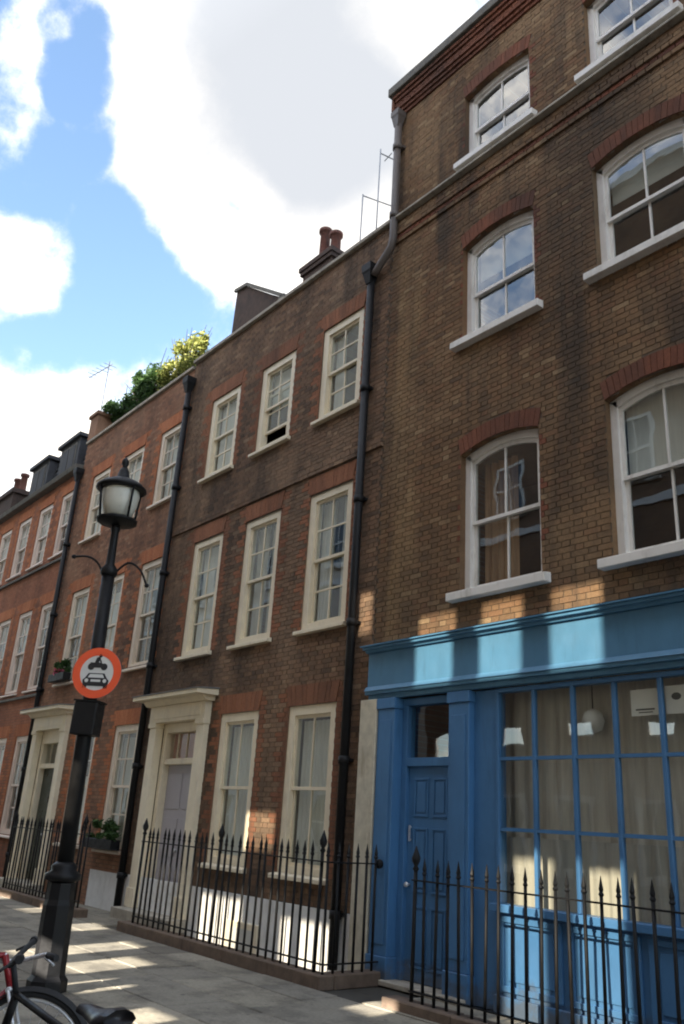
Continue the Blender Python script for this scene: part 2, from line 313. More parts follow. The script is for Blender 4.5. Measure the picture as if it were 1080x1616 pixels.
# ------------------------------------------------------------------ mesh helpers
class MB:
    def __init__(s): s.v = []; s.f = []; s.mi = []; s.slot = 0; s.smooth = []
    def quad(s, *p):
        i = len(s.v); s.v += [tuple(q) for q in p]; s.f.append(tuple(range(i, i+len(p)))); s.mi.append(s.slot); s.smooth.append(False)
    def box(s, x0, x1, y0, y1, z0, z1, faces='xXyYzZ'):
        if x0 > x1: x0, x1 = x1, x0
        if y0 > y1: y0, y1 = y1, y0
        if z0 > z1: z0, z1 = z1, z0
        i = len(s.v)
        s.v += [(x0,y0,z0),(x1,y0,z0),(x1,y1,z0),(x0,y1,z0),(x0,y0,z1),(x1,y0,z1),(x1,y1,z1),(x0,y1,z1)]
        F = {'z':(3,2,1,0),'Z':(4,5,6,7),'y':(0,1,5,4),'Y':(2,3,7,6),'x':(3,0,4,7),'X':(1,2,6,5)}
        for k in faces:
            s.f.append(tuple(i+q for q in F[k])); s.mi.append(s.slot); s.smooth.append(False)
    def prism(s, poly, y0, y1):      # poly of (x,z), counter-clockwise seen from -y
        n = len(poly); i = len(s.v)
        s.v += [(x, y0, z) for x, z in poly] + [(x, y1, z) for x, z in poly]
        s.f.append(tuple(range(i, i+n))); s.f.append(tuple(range(i+2*n-1, i+n-1, -1)))
        s.mi += [s.slot]*2; s.smooth += [False]*2
        for k in range(n):
            j = (k+1) % n
            s.f.append((i+k, i+n+k, i+n+j, i+j)); s.mi.append(s.slot); s.smooth.append(False)
    def xprism(s, poly, x0, x1):     # poly of (y,z)
        n = len(poly); i = len(s.v)
        s.v += [(x0, y, z) for y, z in poly] + [(x1, y, z) for y, z in poly]
        s.f.append(tuple(range(i, i+n))); s.f.append(tuple(range(i+2*n-1, i+n-1, -1)))
        s.mi += [s.slot]*2; s.smooth += [False]*2
        for k in range(n):
            j = (k+1) % n
            s.f.append((i+k, i+n+k, i+n+j, i+j)); s.mi.append(s.slot); s.smooth.append(False)
    def tube(s, pts, r, n=8, cap=True):
        pts = [Vector(p) for p in pts]; m = len(pts)
        rs = r if isinstance(r, (list, tuple)) else [r]*m
        base = len(s.v); up = None
        for k, p in enumerate(pts):
            t = (pts[min(k+1, m-1)] - pts[max(k-1, 0)]).normalized()
            if up is None:
                up = Vector((0,0,1)) if abs(t.z) < 0.9 else Vector((1,0,0))
            u = t.cross(up).normalized(); w = u.cross(t).normalized(); up = w
            for q in range(n):
                a = 2*math.pi*q/n
                s.v.append(tuple(p + (u*math.cos(a) + w*math.sin(a))*rs[k]))
        for k in range(m-1):
            for q in range(n):
                q2 = (q+1) % n
                s.f.append((base+k*n+q, base+k*n+q2, base+(k+1)*n+q2, base+(k+1)*n+q)); s.mi.append(s.slot); s.smooth.append(n > 5)
        if cap:
            s.f.append(tuple(base+q for q in reversed(range(n)))); s.f.append(tuple(base+(m-1)*n+q for q in range(n)))
            s.mi += [s.slot]*2; s.smooth += [False]*2
    def lathe(s, prof, n=20, c=(0,0,0), rot=0.0):   # prof of (r,z)
        base = len(s.v); m = len(prof)
        for r, z in prof:
            for q in range(n):
                a = 2*math.pi*q/n + rot
                s.v.append((c[0]+r*math.cos(a), c[1]+r*math.sin(a), c[2]+z))
        for k in range(m-1):
            for q in range(n):
                q2 = (q+1) % n
                s.f.append((base+k*n+q, base+k*n+q2, base+(k+1)*n+q2, base+(k+1)*n+q)); s.mi.append(s.slot); s.smooth.append(n > 8)
        s.f.append(tuple(base+q for q in reversed(range(n)))); s.f.append(tuple(base+(m-1)*n+q for q in range(n)))
        s.mi += [s.slot]*2; s.smooth += [False]*2
    def mesh(s, name, mats, bevel=0):
        me = bpy.data.meshes.new(name); me.from_pydata(s.v, [], s.f)
        for m in (mats if isinstance(mats, (list, tuple)) else [mats]): me.materials.append(m)
        me.polygons.foreach_set('material_index', s.mi); me.polygons.foreach_set('use_smooth', s.smooth)
        me.update()
        if bevel:
            bm = bmesh.new(); bm.from_mesh(me)
            bmesh.ops.bevel(bm, geom=[e for e in bm.edges if len(e.link_faces) == 2 and e.calc_face_angle(0) > 0.5], offset=bevel, segments=1, affect='EDGES')
            bm.to_mesh(me); bm.free()
        return me
    def build(s, name, mats, parent=None, bevel=0):
        return link(name, s.mesh(name, mats, bevel), parent)
def link(name, me, parent=None, loc=None):
    o = bpy.data.objects.new(name, me); C.objects.link(o)
    if parent: o.parent = parent
    if loc: o.location = loc
    return o
def tag(o, label=None, cat=None, group=None, kind=None):
    for k, v in (('label', label), ('category', cat), ('group', group), ('kind', kind)):
        if v: o[k] = v
    return o
def thing(name, label, cat, loc=(0,0,0), group=None, rz=0):
    o = bpy.data.objects.new(name, None); C.objects.link(o); o.location = loc; o.rotation_euler = (0,0,rz)
    o.empty_display_size = 0.2
    return tag(o, label, cat, group)
def copy_tree(o, parent=None, loc=None):
    c = o.copy(); C.objects.link(c); c.parent = parent
    if loc is not None: c.location = loc
    for ch in o.children: copy_tree(ch, c)
    return c
def child_at(o, parent, loc):
    o.parent = parent; o.location = loc; return o
YF = 7.35

# ------------------------------------------------------------------ setting: ground, road, pavement
g = MB()
X0, X1, Y0, Y1 = -12.60, -8.15, 6.56, 7.30     # open basement area in front of the terrace house
for (xa, xb, ya, yb) in ((-900, X0, -900, 900), (X1, 900, -900, 900), (X0, X1, -900, Y0), (X0, X1, Y1, 900)):
    g.quad((xa,ya,-0.16), (xb,ya,-0.16), (xb,yb,-0.16), (xa,yb,-0.16))
tag(g.build('ground', MT['earth']), kind='structure')
g = MB(); g.box(-60, 30, -2.0, 2.0, -0.155, -0.12, 'xXyYZ'); tag(g.build('road', MT['asphalt']), kind='structure')
g = MB(); g.box(-60, 30, -3.5, -2.0, -0.155, 0.0, 'xXyYZ'); tag(g.build('far_pavement', MT['slab']), kind='structure')
pav = MB()
for (xa, xb, ya, yb) in ((-60, X0, 2.15, 7.36), (X1, 30, 2.15, 7.36), (X0, X1, 2.15, Y0)):
    pav.box(xa, xb, ya, yb, -0.155, -0.018, 'xXyYZ')
pavement = tag(pav.build('pavement', MT['joint']), kind='structure')
k = MB(); k.box(-60, 30, 2.003, 2.147, -0.155, 0.0); tag(k.build('kerb', MT['stone'], pavement, 0.012))
slab_cache = {}
far_slabs = MB()
y = 2.16
while y < 6.33:
    d = random.choice((0.55, 0.62, 0.70))
    if y + d > 6.33: d = 6.335 - y
    if d < 0.2: break
    x = -30.0 + random.random()*0.5
    while x < -1.0:
        w = random.choice((0.60, 0.75, 0.90, 1.05))
        u, v, cz = proj(x+w/2, y+d/2, 0)
        inframe = cz > 0.5 and -80 < u < 1160 and v < 1720 and x > -22
        jz = random.uniform(-0.004, 0.004)
        if inframe:
            key = (w, round(d, 3))
            if key not in slab_cache:
                b = MB(); b.box(0.008, w-0.008, 0.008, d-0.008, -0.04, 0.0, 'xXyYZ'); slab_cache[key] = b.mesh('slab', MT['slab'], 0.006)
            link('slab', slab_cache[key], pavement, (x, y, jz))
        else:
            far_slabs.box(x+0.005, x+w-0.005, y+0.005, y+d-0.005, -0.04, jz, 'xXyYZ')
        x += w
    y += d
# strip along the house fronts
x = -30.0
while x < -1.0:
    w = random.choice((0.7, 0.9, 1.1)); 
    for (ya, yb) in ((6.34, 6.84), (6.84, 7.345)):
        if x+w < X0-0.2 or x > X1+0.05:
            far_slabs.box(x+0.005, x+w-0.005, ya+0.005, yb-0.005, -0.04, random.uniform(-0.003,0.003), 'xXyYZ')
    x += w
tag(far_slabs.build('paving', MT['slab'], pavement), kind='stuff')
# basement area of the terrace house: floor and retaining wall
b = MB(); b.quad((X0,Y0,-1.6), (X1,Y0,-1.6), (X1,Y1,-1.6), (X0,Y1,-1.6))
b.quad((X0,Y0,-1.6), (X0,Y0,0.0), (X1,Y0,0.0), (X1,Y0,-1.6))
b.quad((X0,Y0,-1.6), (X0,Y1,-1.6), (X0,Y1,0.0), (X0,Y0,0.0))
b.quad((X1,Y0,-1.6), (X1,Y0,0.0), (X1,Y1,0.0), (X1,Y1,-1.6))
tag(b.build('basement_pit', MT['whitebrick']), kind='structure')

# ------------------------------------------------------------------ brickwork generator
CH = 0.07; JT = 0.008
def block_span(o, z):
    """x interval of an opening (and its brick head) at height z, or None"""
    cx, hw = o['cx'], o['w']/2
    if z < o['z0']: return None
    if z <= o['z1']: return (cx-hw, cx+hw)
    hd, rs, sp = o.get('head', 0), o.get('rise', 0), o.get('splay', 0)
    dz = z - o['z1']
    if hd + rs <= 0 or dz > hd + rs: return None
    ext = hw + sp*min(dz, hd)
    if dz > hd:
        if rs <= 0: return None
        ext = min(ext, (hw+sp*hd)*math.sqrt(max(0, 1-(dz-hd)/rs)))
    elif rs > 0 and hd == 0:
        ext = hw*math.sqrt(max(0, 1-dz/rs))
    return (cx-ext, cx+ext)
def open_span(o, z):
    """the hole itself, without the brick head"""
    cx, hw = o['cx'], o['w']/2
    if z < o['z0']: return None
    if z <= o['z1']: return (cx-hw, cx+hw)
    rs = o.get('rise', 0); dz = z - o['z1']
    if dz >= rs: return None
    return (cx-hw*math.sqrt(1-dz/rs), cx+hw*math.sqrt(1-dz/rs))
def cut(spans, a, b):
    out = [(a, b)]
    for s in spans:
        if not s: continue
        nxt = []
        for (p, q) in out:
            if s[1] <= p or s[0] >= q: nxt.append((p, q)); continue
            if s[0] > p: nxt.append((p, s[0]))
            if s[1] < q: nxt.append((s[1], q))
        out = nxt
    return out
brick_meshes = {}
def brickwork(root, x0, x1, z0, z1, openings, kindfn, mats, n_parts=0, seed=1, back=0.34):
    rnd = random.Random(seed)
    mort = MB(); stuff = MB(); cand = []
    rows = int(round((z1-z0)/CH)); zz = z0
    for r in range(rows):
        za, zb = z0 + r*CH, z0 + (r+1)*CH; zm = (za+zb)/2
        off = 0.008
        for (p, q) in cut([open_span(o, zm) for o in openings], x0, x1):
            mort.quad((p, YF+off, za), (q, YF+off, za), (q, YF+off, zb), (p, YF+off, zb))
        spans = cut([block_span(o, zm) for o in openings], x0, x1)
        x = x0 - (0.16875 if r % 2 else 0) - 0.02; st = True
        while x < x1:
            w = 0.215 if st else 0.1025
            for (p, q) in spans:
                a, b = max(x, p), min(x+w, q)
                if b - a < 0.03: continue
                slot, yo = kindfn((a+b)/2, zm)
                yo += rnd.uniform(-0.003, 0.002)
                full = abs(b-a-w) < 1e-6
                if full and n_parts:
                    u, v, cz = proj((a+b)/2, YF, zm)
                    if 5 < u < 1075 and 5 < v < 1611:
                        ca = abs(YF)/math.sqrt((a+b)**2/4 + YF*YF)
                        cand.append((ca*(b-a)/(cz*cz), (a+b)/2, zm, slot, yo, st)); continue
                stuff.slot = slot
                stuff.box(a+rnd.uniform(0,0.002), b-rnd.uniform(0,0.002), YF+yo, YF+0.03, za+JT/2+rnd.uniform(0,0.0015), zb-JT/2, 'xXyzZ')
            x += w + 0.01; st = not st
    cand.sort(reverse=True)
    for i, (_, cx, zm, slot, yo, st) in enumerate(cand):
        w = 0.215 if st else 0.1025
        if i < n_parts:
            key = (st, mats[slot].name)
            if key not in brick_meshes:
                bb = MB(); bb.box(-w/2+0.001, w/2-0.001, 0, 0.03, -CH/2+JT/2, CH/2-JT/2, 'xXyzZ'); brick_meshes[key] = bb.mesh('brick', mats[slot])
            link('brick', brick_meshes[key], root, (cx, YF+yo, zm))
        else:
            stuff.slot = slot
            stuff.box(cx-w/2+rnd.uniform(0,0.002), cx+w/2-rnd.uniform(0,0.002), YF+yo, YF+0.03, zm-CH/2+JT/2, zm+CH/2-JT/2, 'xXyzZ')
    mort.build('wall', MT['mortar'], root)
    tag(stuff.build('brickwork', mats, root), kind='stuff')
    # reveals
    for o in openings:
        rv = MB(); hw, d, z0_ = o['w']/2, o.get('depth', 0.2), o['z0']
        rs = o.get('rise', 0)
        pts = [(-hw, 0), (-hw, o['z1']-z0_)]
        if rs:
            for k in range(1, 12):
                t = -1 + 2*k/12; pts.append((hw*t, o['z1']-z0_+rs*(1-t*t)))
        pts += [(hw, o['z1']-z0_), (hw, 0)]
        for (a, b) in zip(pts, pts[1:]+pts[:1]):
            rv.quad((a[0], 0.0075, a[1]), (b[0], 0.0075, b[1]), (b[0], d, b[1]), (a[0], d, a[1]))
        rv.build('reveal', mats[0], root).location = (o['cx'], YF, z0_)
vous = {}
def arch_bricks(root, o, mat, n):
    hw, hd, rs, sp = o['w']/2, o['head'], o.get('rise', 0), o.get('splay', 0)
    zc = o['z1']
    for i in range(n):
        key = (round(hw, 3), hd, rs, sp, n, i, mat.name)
        if key not in vous:
            t0, t1 = -1+2*i/n, -1+2*(i+1)/n
            e = 0.0028/hw
            P = lambda t, k: ((hw + sp*hd*k)*t, k*hd + rs*(1-t*t))
            bb = MB(); pr = -0.006 + 0.004*((i*7) % 3 - 1)/2
            bb.prism([P(t0+e, 0.0), P(t1-e, 0.0), P(t1-e, 0.985), P(t0+e, 0.985)], pr, 0.05)
            vous[key] = bb.mesh('arch_brick', mat)
        link('arch_brick', vous[key], root, (o['cx'], YF, zc))

# ------------------------------------------------------------------ sash windows
def arch_poly(hw, zs, rs, t0=-1.0, t1=1.0, n=10):
    return [(hw*(t0+(t1-t0)*k/n), zs + rs*(1-(t0+(t1-t0)*k/n)**2)) for k in range(n+1)]
def sash_window(w, h, rise=0.0, fw=0.09, y0=0.07, mats=('white','glass'), cols=2, rows=1, bar=0.022, sill=(0.12,0.12,0.10), raise_low=0.0, meet=0.5, cover=None):
    """origin: bottom centre of the opening on the wall face.  returns the frame with its sashes, panes, sill, blind"""
    hw = w/2; P = MT[mats[0]]; G = MT[mats[1]]
    f = MB(); y1 = y0+0.14
    f.box(-hw, -hw+fw, y0, y1, 0, h); f.box(hw-fw, hw, y0, y1, 0, h); f.box(-hw+fw, hw-fw, y0, y1, 0, fw*0.7)
    iw = hw-fw
    if rise:
        top = arch_poly(hw, h, rise)
        bot = arch_poly(iw, h-fw, rise*0.92)
        for i in range(10): f.prism([bot[i], bot[i+1], top[i+1], top[i]], y0, y1)
        f.prism([(-hw, h-fw*1.0), (-iw, h-fw), (-hw, h)], y0+0.001, y1-0.001); f.prism([(hw, h-fw), (hw, h), (iw, h-fw)], y0+0.001, y1-0.001)
    else:
        f.box(-iw, iw, y0, y1, h-fw, h)
    frame = f.build('window', P)
    zt = h - fw; zb = fw*0.7; zm = zb + (zt-zb)*meet
    sr = 0.045
    def sash(za, zb_, ya, arch, nr):
        s = MB(); yb = ya+0.034
        s.box(-iw, -iw+sr, ya, yb, za, zb_); s.box(iw-sr, iw, ya, yb, za, zb_); s.box(-iw+sr, iw-sr, ya, yb, za, za+sr)
        gw = iw-sr
        if arch:
            top = arch_poly(iw, zb_, arch); bot = arch_poly(gw, zb_-sr, arch*0.95)
            for i in range(10): s.prism([bot[i], bot[i+1], top[i+1], top[i]], ya+0.001, yb-0.001)
        else:
            s.box(-gw, gw, ya, yb, zb_-sr, zb_)
        so_ = s.build('sash', P, frame)
        m = MB(); gx = [-gw + 2*gw*k/cols for k in range(cols+1)]; gz = [za+sr + (zb_-sr-za-sr)*k/nr for k in range(nr+1)]
        ztop = zb_-sr+(arch or 0)
        for k in range(1, cols):
            m.box(gx[k]-bar/2, gx[k]+bar/2, ya+0.004, yb-0.004, za+sr, zb_-sr + (arch or 0)*(1-(gx[k]/gw)**2)*0.95)
        for k in range(1, nr):
            for c_ in range(cols):
                m.box(gx[c_]+(bar/2 if c_ else 0), gx[c_+1]-(bar/2 if c_ < cols-1 else 0), ya+0.005, yb-0.005, gz[k]-bar/2, gz[k]+bar/2)
        if m.f: m.build('glazing_bar', P, frame)
        for c_ in range(cols):
            for k in range(nr):
                p = MB(); a, b = gx[c_], gx[c_+1]
                if arch and k == nr-1:
                    pts = [(a, gz[k]), (b, gz[k])] + [(x, zb_-sr + arch*(1-(x/gw)**2)) for x in [b-(b-a)*q/6 for q in range(7)]]
                    n_ = len(p.v); p.v += [(x, ya+0.017, z) for x, z in pts]; p.f.append(tuple(range(len(pts)))); p.mi.append(0); p.smooth.append(False)
                else:
                    p.quad((a, ya+0.017, gz[k]), (b, ya+0.017, gz[k]), (b, ya+0.017, gz[k+1]), (a, ya+0.017, gz[k+1]))
                p.build('pane', G, frame)
    sash(zm-0.02, zt, y0+0.035, rise*0.92, rows)
    sash(zb+raise_low, zm+0.025+raise_low, y0+0.075, 0, rows)
    if sill:
        out, th, ov = sill
        s = MB(); s.xprism([(-out, -th), (y1, -th), (y1, 0.0), (0.0, 0.0), (-out, -0.02)], -hw-ov, hw+ov)
        s.build('sill', P, frame, 0.006)
    if cover: cover(frame, iw, zb, zt, y1)
    return frame
def cloth(parent, name, mat, x0, x1, z0, z1, y, folds=7, amp=0.03, seed=0):
    m = MB(); n = folds*6; r = random.Random(seed); ph = r.random()*6
    xs = [x0+(x1-x0)*k/n for k in range(n+1)]
    ys = [y + amp*math.sin(ph+folds*2*math.pi*k/n) + amp*0.5*math.sin(ph*2+folds*3.3*k/n*2) for k in range(n+1)]
    for k in range(n):
        m.quad((xs[k], ys[k], z0), (xs[k+1], ys[k+1], z0), (xs[k+1], ys[k+1], z1), (xs[k], ys[k], z1)); m.smooth[-1] = True
    return m.build(name, mat, parent)
def sheet(parent, name, mat, x0, x1, z0, z1, y):
    m = MB(); m.box(x0, x1, y, y+0.006, z0, z1); return m.build(name, mat, parent)
def place(frame, root, o, z=None):
    frame.parent = root; frame.location = (o['cx'], YF, o['z0'] if z is None else z); return frame

def interior(root, x0, x1, z0, z1, floors, mat, depth=3.2):
    m = MB(); ya, yb = YF+0.345, YF+depth
    m.quad((x0,yb,z0), (x1,yb,z0), (x1,yb,z1), (x0,yb,z1))
    m.quad((x0,ya,z0), (x0,yb,z0), (x0,yb,z1), (x0,ya,z1)); m.quad((x1,ya,z0), (x1,ya,z1), (x1,yb,z1), (x1,yb,z0))
    for zf in floors: m.box(x0+0.01, x1-0.01, YF+0.22, yb-0.01, zf-0.12, zf+0.12)
    m.build('interior', mat, root)
    e = MB()   # outer shell: flanks, back and roof slab
    e.quad((x0+0.002,YF+0.02,z0), (x0+0.002,YF+9,z0), (x0+0.002,YF+9,z1-0.01), (x0+0.002,YF+0.02,z1-0.01))
    e.quad((x1-0.002,YF+0.02,z0), (x1-0.002,YF+9,z0), (x1-0.002,YF+9,z1-0.01), (x1-0.002,YF+0.02,z1-0.01))
    e.quad((x0,YF+9,z0), (x1,YF+9,z0), (x1,YF+9,z1-0.02), (x0,YF+9,z1-0.02))
    e.box(x0, x1, YF+0.05, YF+9, z1-0.3, z1-0.02)
    e.build('side_wall', MT['farbrick'], root)
def pipe(root, x, z0, z1, r=0.05, y=YF-0.09, mat='black', hopper=True, hop=0.14):
    m = MB(); m.tube([(x, y, z0), (x, y, z1)], r, 12)
    z = z0+0.6
    while z < z1-0.3:
        m.lathe([(r+0.016, -0.05), (r+0.016, 0.05)], 12, (x, y, z)); m.box(x-0.09, x+0.09, y+0.03, YF+0.012, z-0.02, z+0.02); z += 1.83
    p = m.build('downpipe', MT[mat], root)
    if hopper:
        h = MB(); h.lathe([(r+0.01, -0.22), (hop*0.9, -0.04), (hop*1.05, 0.0), (hop*1.1, 0.10), (hop*1.1, 0.13)], 4, (x, y-0.02, z1), math.pi/4)
        h.build('hopper', MT[mat], p)
    return p

# ================================================================== HOUSE WITH THE BLUE SHOPFRONT
AX0, AX1 = -8.42, -1.6
shop = thing('brick_house', 'tall brown brick house with white arched sash windows above a blue shopfront', 'house', (0,0,0))
opsA = []
for cx in (-6.255, -4.095):
    opsA += [dict(cx=cx, w=1.25, z0=4.40, z1=6.24, head=0.23, rise=0.11, splay=0.22, depth=0.3, fl=1),
             dict(cx=cx, w=1.25, z0=7.95, z1=9.50, head=0.23, rise=0.11, splay=0.22, depth=0.3, fl=2),
             dict(cx=cx, w=1.23, z0=11.06, z1=12.34, head=0.23, rise=0.075, splay=0.22, depth=0.3, fl=3)]
def kindA(x, z):
    if 13.02 < z: return (1, -0.03 - 0.03*min(4, int((z-13.02)/0.10)))
    if 10.50 < z < 10.72: return (0, -0.055)
    if 10.40 < z <= 10.50: return (1 if z > 10.45 else 0, -0.03)
    if 10.72 <= z < 10.80: return (0, -0.03)
    for o in opsA:
        if abs(abs(x-o['cx'])-o['w']/2) < 0.06 and o['z0'] < z < o['z1']: return (1 if hash((int(z/0.15), o['fl'])) % 3 == 0 else 0, 0.0)
    return (0, 0.0)
# the wall starts above the fascia
brickwork(shop, AX0, AX1, 3.88, 13.48, opsA, kindA, [MT['brickA'], MT['redA']], 300, 11)
for o in opsA: arch_bricks(shop, o, MT['redA'], 17)
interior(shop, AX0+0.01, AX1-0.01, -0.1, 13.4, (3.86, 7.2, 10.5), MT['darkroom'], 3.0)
def curtA1(fr, iw, zb, zt, y):
    cloth(fr, 'curtain', MT['browncurtain'], -iw, -iw+0.55, zb, zt+0.02, y+0.12, 5, 0.03, 3)
def blindA(fr, iw, zb, zt, y):
    sheet(fr, 'blind', MT['blind'], -iw, iw, zt-0.38, zt+0.13, y+0.05)
def pale(fr, iw, zb, zt, y):
    sheet(fr, 'blind', MT['net'], -iw, iw, zb+(zt-zb)*0.55, zt+0.14, y+0.04); cloth(fr, 'curtain', MT['browncurtain'], 0.1, iw, zb, zt, y+0.14, 4, 0.03, 6)  # upper pale sheet stands in for a white reflection in the panes
for i, o in enumerate(opsA):
    cov = {0: curtA1, 3: pale, 1: blindA, 4: blindA}.get(i)
    h = o['z1']-o['z0']
    place(sash_window(o['w'], h, o['rise'], 0.085, 0.10, ('white','glass'), 2, 1, 0.026, (0.12, 0.12, 0.12), cover=cov), shop, o)
# string course cap, cornice coping
m = MB(); m.xprism([(YF-0.13, 10.80), (YF+0.02, 10.80), (YF+0.02, 10.92), (YF-0.13, 10.84)], AX0+0.05, AX1-0.003); m.build('string_course', MT['stone'], shop, 0.006)
m = MB(); m.xprism([(YF-0.20, 13.485), (YF+0.4, 13.485), (YF+0.4, 13.70), (YF-0.20, 13.66)], AX0-0.08, AX1+0.002); m.build('coping', MT['darkstone'], shop, 0.01)
m = MB(); m.box(AX0-0.06, AX0-0.001, YF-0.12, YF+0.4, 13.2, 13.48); m.box(AX0-0.03, AX0-0.001, YF-0.06, YF+0.3, 13.03, 13.2); m.build('cornice_return', MT['redA'], shop)
# taupe pipe at the upper corner, swinging over to the hopper
m = MB(); m.tube([(-8.30,YF-0.10,12.85), (-8.30,YF-0.10,10.45), (-8.34,YF-0.10,10.30), (-8.66,YF-0.11,10.02), (-8.72,YF-0.11,9.96)], 0.062, 12)
for z in (12.3, 10.9): m.lathe([(0.08,-0.05),(0.08,0.05)], 12, (-8.30,YF-0.10,z))
m.box(-8.40,-8.20,YF-0.06,YF+0.01,12.28,12.32)
p = m.build('downpipe', MT['taupe'], shop)
h = MB(); h.lathe([(0.07,-0.22),(0.11,-0.04),(0.13,0.0),(0.13,0.1)], 4, (-8.30,YF-0.11,12.95), math.pi/4); h.build('hopper', MT['taupe'], p)

# ---- the shopfront
B_ = MT['blue']; FB = MT['fasciablue']
m = MB(); m.box(-8.43, AX1, YF-0.07, YF+0.02, 3.33, 3.80); m.box(-8.43, AX1, YF-0.045, YF+0.02, 3.20, 3.33)
m.build('fascia', FB, shop, 0.005)
m = MB()
m.xprism([(YF-0.20, 3.87), (YF+0.02, 3.87), (YF+0.02, 3.93), (YF-0.20, 3.885)], -8.47, AX1)
m.xprism([(YF-0.17, 3.835), (YF+0.02, 3.835), (YF+0.02, 3.869), (YF-0.17, 3.869)], -8.45, AX1)
m.xprism([(YF-0.11, 3.80), (YF+0.02, 3.80), (YF+0.02, 3.834), (YF-0.13, 3.834)], -8.44, AX1)
m.build('fascia_cornice', FB, shop)
m = MB(); m.xprism([(YF-0.12, 3.302), (YF-0.071, 3.30), (YF-0.071, 3.36), (YF-0.085, 3.36)], -8.44, AX1); m.box(-8.44, AX1, YF-0.10, YF-0.046, 3.26, 3.30); m.build('fascia_moulding', FB, shop)
# cream render pier at the left end, blue pilasters
m = MB(); m.box(-8.52, -8.20, YF-0.10, YF+0.2, 0.0, 3.195); m.build('render_pier', MT['creamstone'], shop, 0.01)
def pilaster(x0, x1, y0, ycap):
    m = MB(); m.box(x0, x1, y0, YF+0.1, 0.28, 3.06); m.box(x0-0.02, x1+0.02, y0-0.025, YF+0.1, 0.0, 0.28); m.box(x0-0.015, x1+0.015, y0-0.02, YF+0.1, 3.06, 3.19)
    q = m.build('pilaster', B_, shop, 0.006)
    s = MB(); s.box(x0+0.05, x1-0.05, y0-0.012, y0-0.002, 0.40, 2.92); s.build('pilaster_panel', B_, q, 0.004)
pilaster(-8.185, -7.87, YF-0.08, 0)
pilaster(-6.98, -6.66, YF-0.05, 0)
m = MB(); m.box(-6.66, -6.33, YF+0.04, YF+0.2, 0.0, 3.19); m.build('pilaster', B_, shop, 0.006)
m = MB(); m.box(-7.87, -6.98, YF+0.06, YF+0.2, 3.10, 3.19); m.box(-7.87, -7.78, YF+0.06, YF+0.2, 0, 3.10); m.box(-7.03, -6.98, YF+0.06, YF+0.2, 0, 3.10); m.box(-7.78, -7.03, YF+0.06, YF+0.2, 2.37, 2.47)
m.build('door_frame', B_, shop, 0.005)
m = MB(); m.quad((-7.78,YF+0.13,2.47), (-7.03,YF+0.13,2.47), (-7.03,YF+0.13,3.10), (-7.78,YF+0.13,3.10)); m.build('transom_light', MT['shopglass'], shop)
m = MB(); m.box(-7.78, -7.03, YF+0.12, YF+0.17, 0.06, 2.37)
door = m.build('door', B_, shop)
for (xa, xb, za, zb) in ((-7.68,-7.44,1.80,2.24), (-7.37,-7.13,1.80,2.24), (-7.68,-7.44,0.98,1.68), (-7.37,-7.13,0.98,1.68), (-7.68,-7.44,0.2,0.84), (-7.37,-7.13,0.2,0.84)):
    s = MB(); s.box(xa, xb, YF+0.105, YF+0.119, za, za+0.025); s.box(xa, xb, YF+0.105, YF+0.119, zb-0.025, zb); s.box(xa, xa+0.025, YF+0.105, YF+0.119, za+0.025, zb-0.025); s.box(xb-0.025, xb, YF+0.105, YF+0.119, za+0.025, zb-0.025)
    s.box(xa+0.05, xb-0.05, YF+0.108, YF+0.119, za+0.05, zb-0.05); s.build('door_panel', B_, door, 0.003)
s = MB(); s.lathe([(0.012,0),(0.012,0.03),(0.028,0.04),(0.03,0.055),(0.02,0.07)], 12, (0,0,0))
kn = s.build('door_knob', MT['chrome'], door); kn.location = (-7.73, YF+0.12, 1.05); kn.rotation_euler = (math.pi/2, 0, 0)
s = MB(); s.box(-7.735, -7.715, YF+0.085, YF+0.10, 1.52, 1.70); s.box(-7.73,-7.72,YF+0.10,YF+0.12,1.53,1.55); s.box(-7.73,-7.72,YF+0.10,YF+0.12,1.67,1.69); s.build('pull_handle', MT['chrome'], door)
m = MB(); m.box(-8.2, -6.66, YF-0.16, YF+0.12, 0.0, 0.055); m.build('doorstep', MT['stone'], shop, 0.008)
# shop window
SX0, SX1, SZ0, SZ1 = -6.33, AX1-0.15, 0.99, 3.14
m = MB(); m.box(SX0, SX1, YF+0.02, YF+0.12, SZ1, 3.19); m.box(SX0, SX0+0.045, YF+0.02, YF+0.12, SZ0, SZ1); m.box(SX0-0.02, SX1, YF-0.07, YF+0.14, SZ0-0.075, SZ0)
sw = m.build('shop_window', B_, shop, 0.005)
vx = [-6.285, -5.82, -5.32, -4.83, -4.33, -3.84, -3.35, -2.86, -2.37, -1.88]
hz = [SZ0, 1.71, 2.43, SZ1]
for xv in vx[1:-1]:
    s = MB(); s.box(xv-0.022, xv+0.022, YF+0.03, YF+0.085, SZ0, SZ1); s.build('glazing_bar', B_, sw, 0.005)
for zv in hz[1:-1]:
    s = MB()
    for a, b in zip(vx, vx[1:]): s.box(a+(0.022 if a != vx[0] else 0), b-0.022, YF+0.035, YF+0.08, zv-0.018, zv+0.018)
    s.build('glazing_bar', B_, sw)
for a, b in zip(vx, vx[1:]):
    for c_, d_ in zip(hz, hz[1:]):
        s = MB(); s.quad((a,YF+0.06,c_), (b,YF+0.06,c_), (b,YF+0.06,d_), (a,YF+0.06,d_)); s.build('pane', MT['shopglass'], sw)
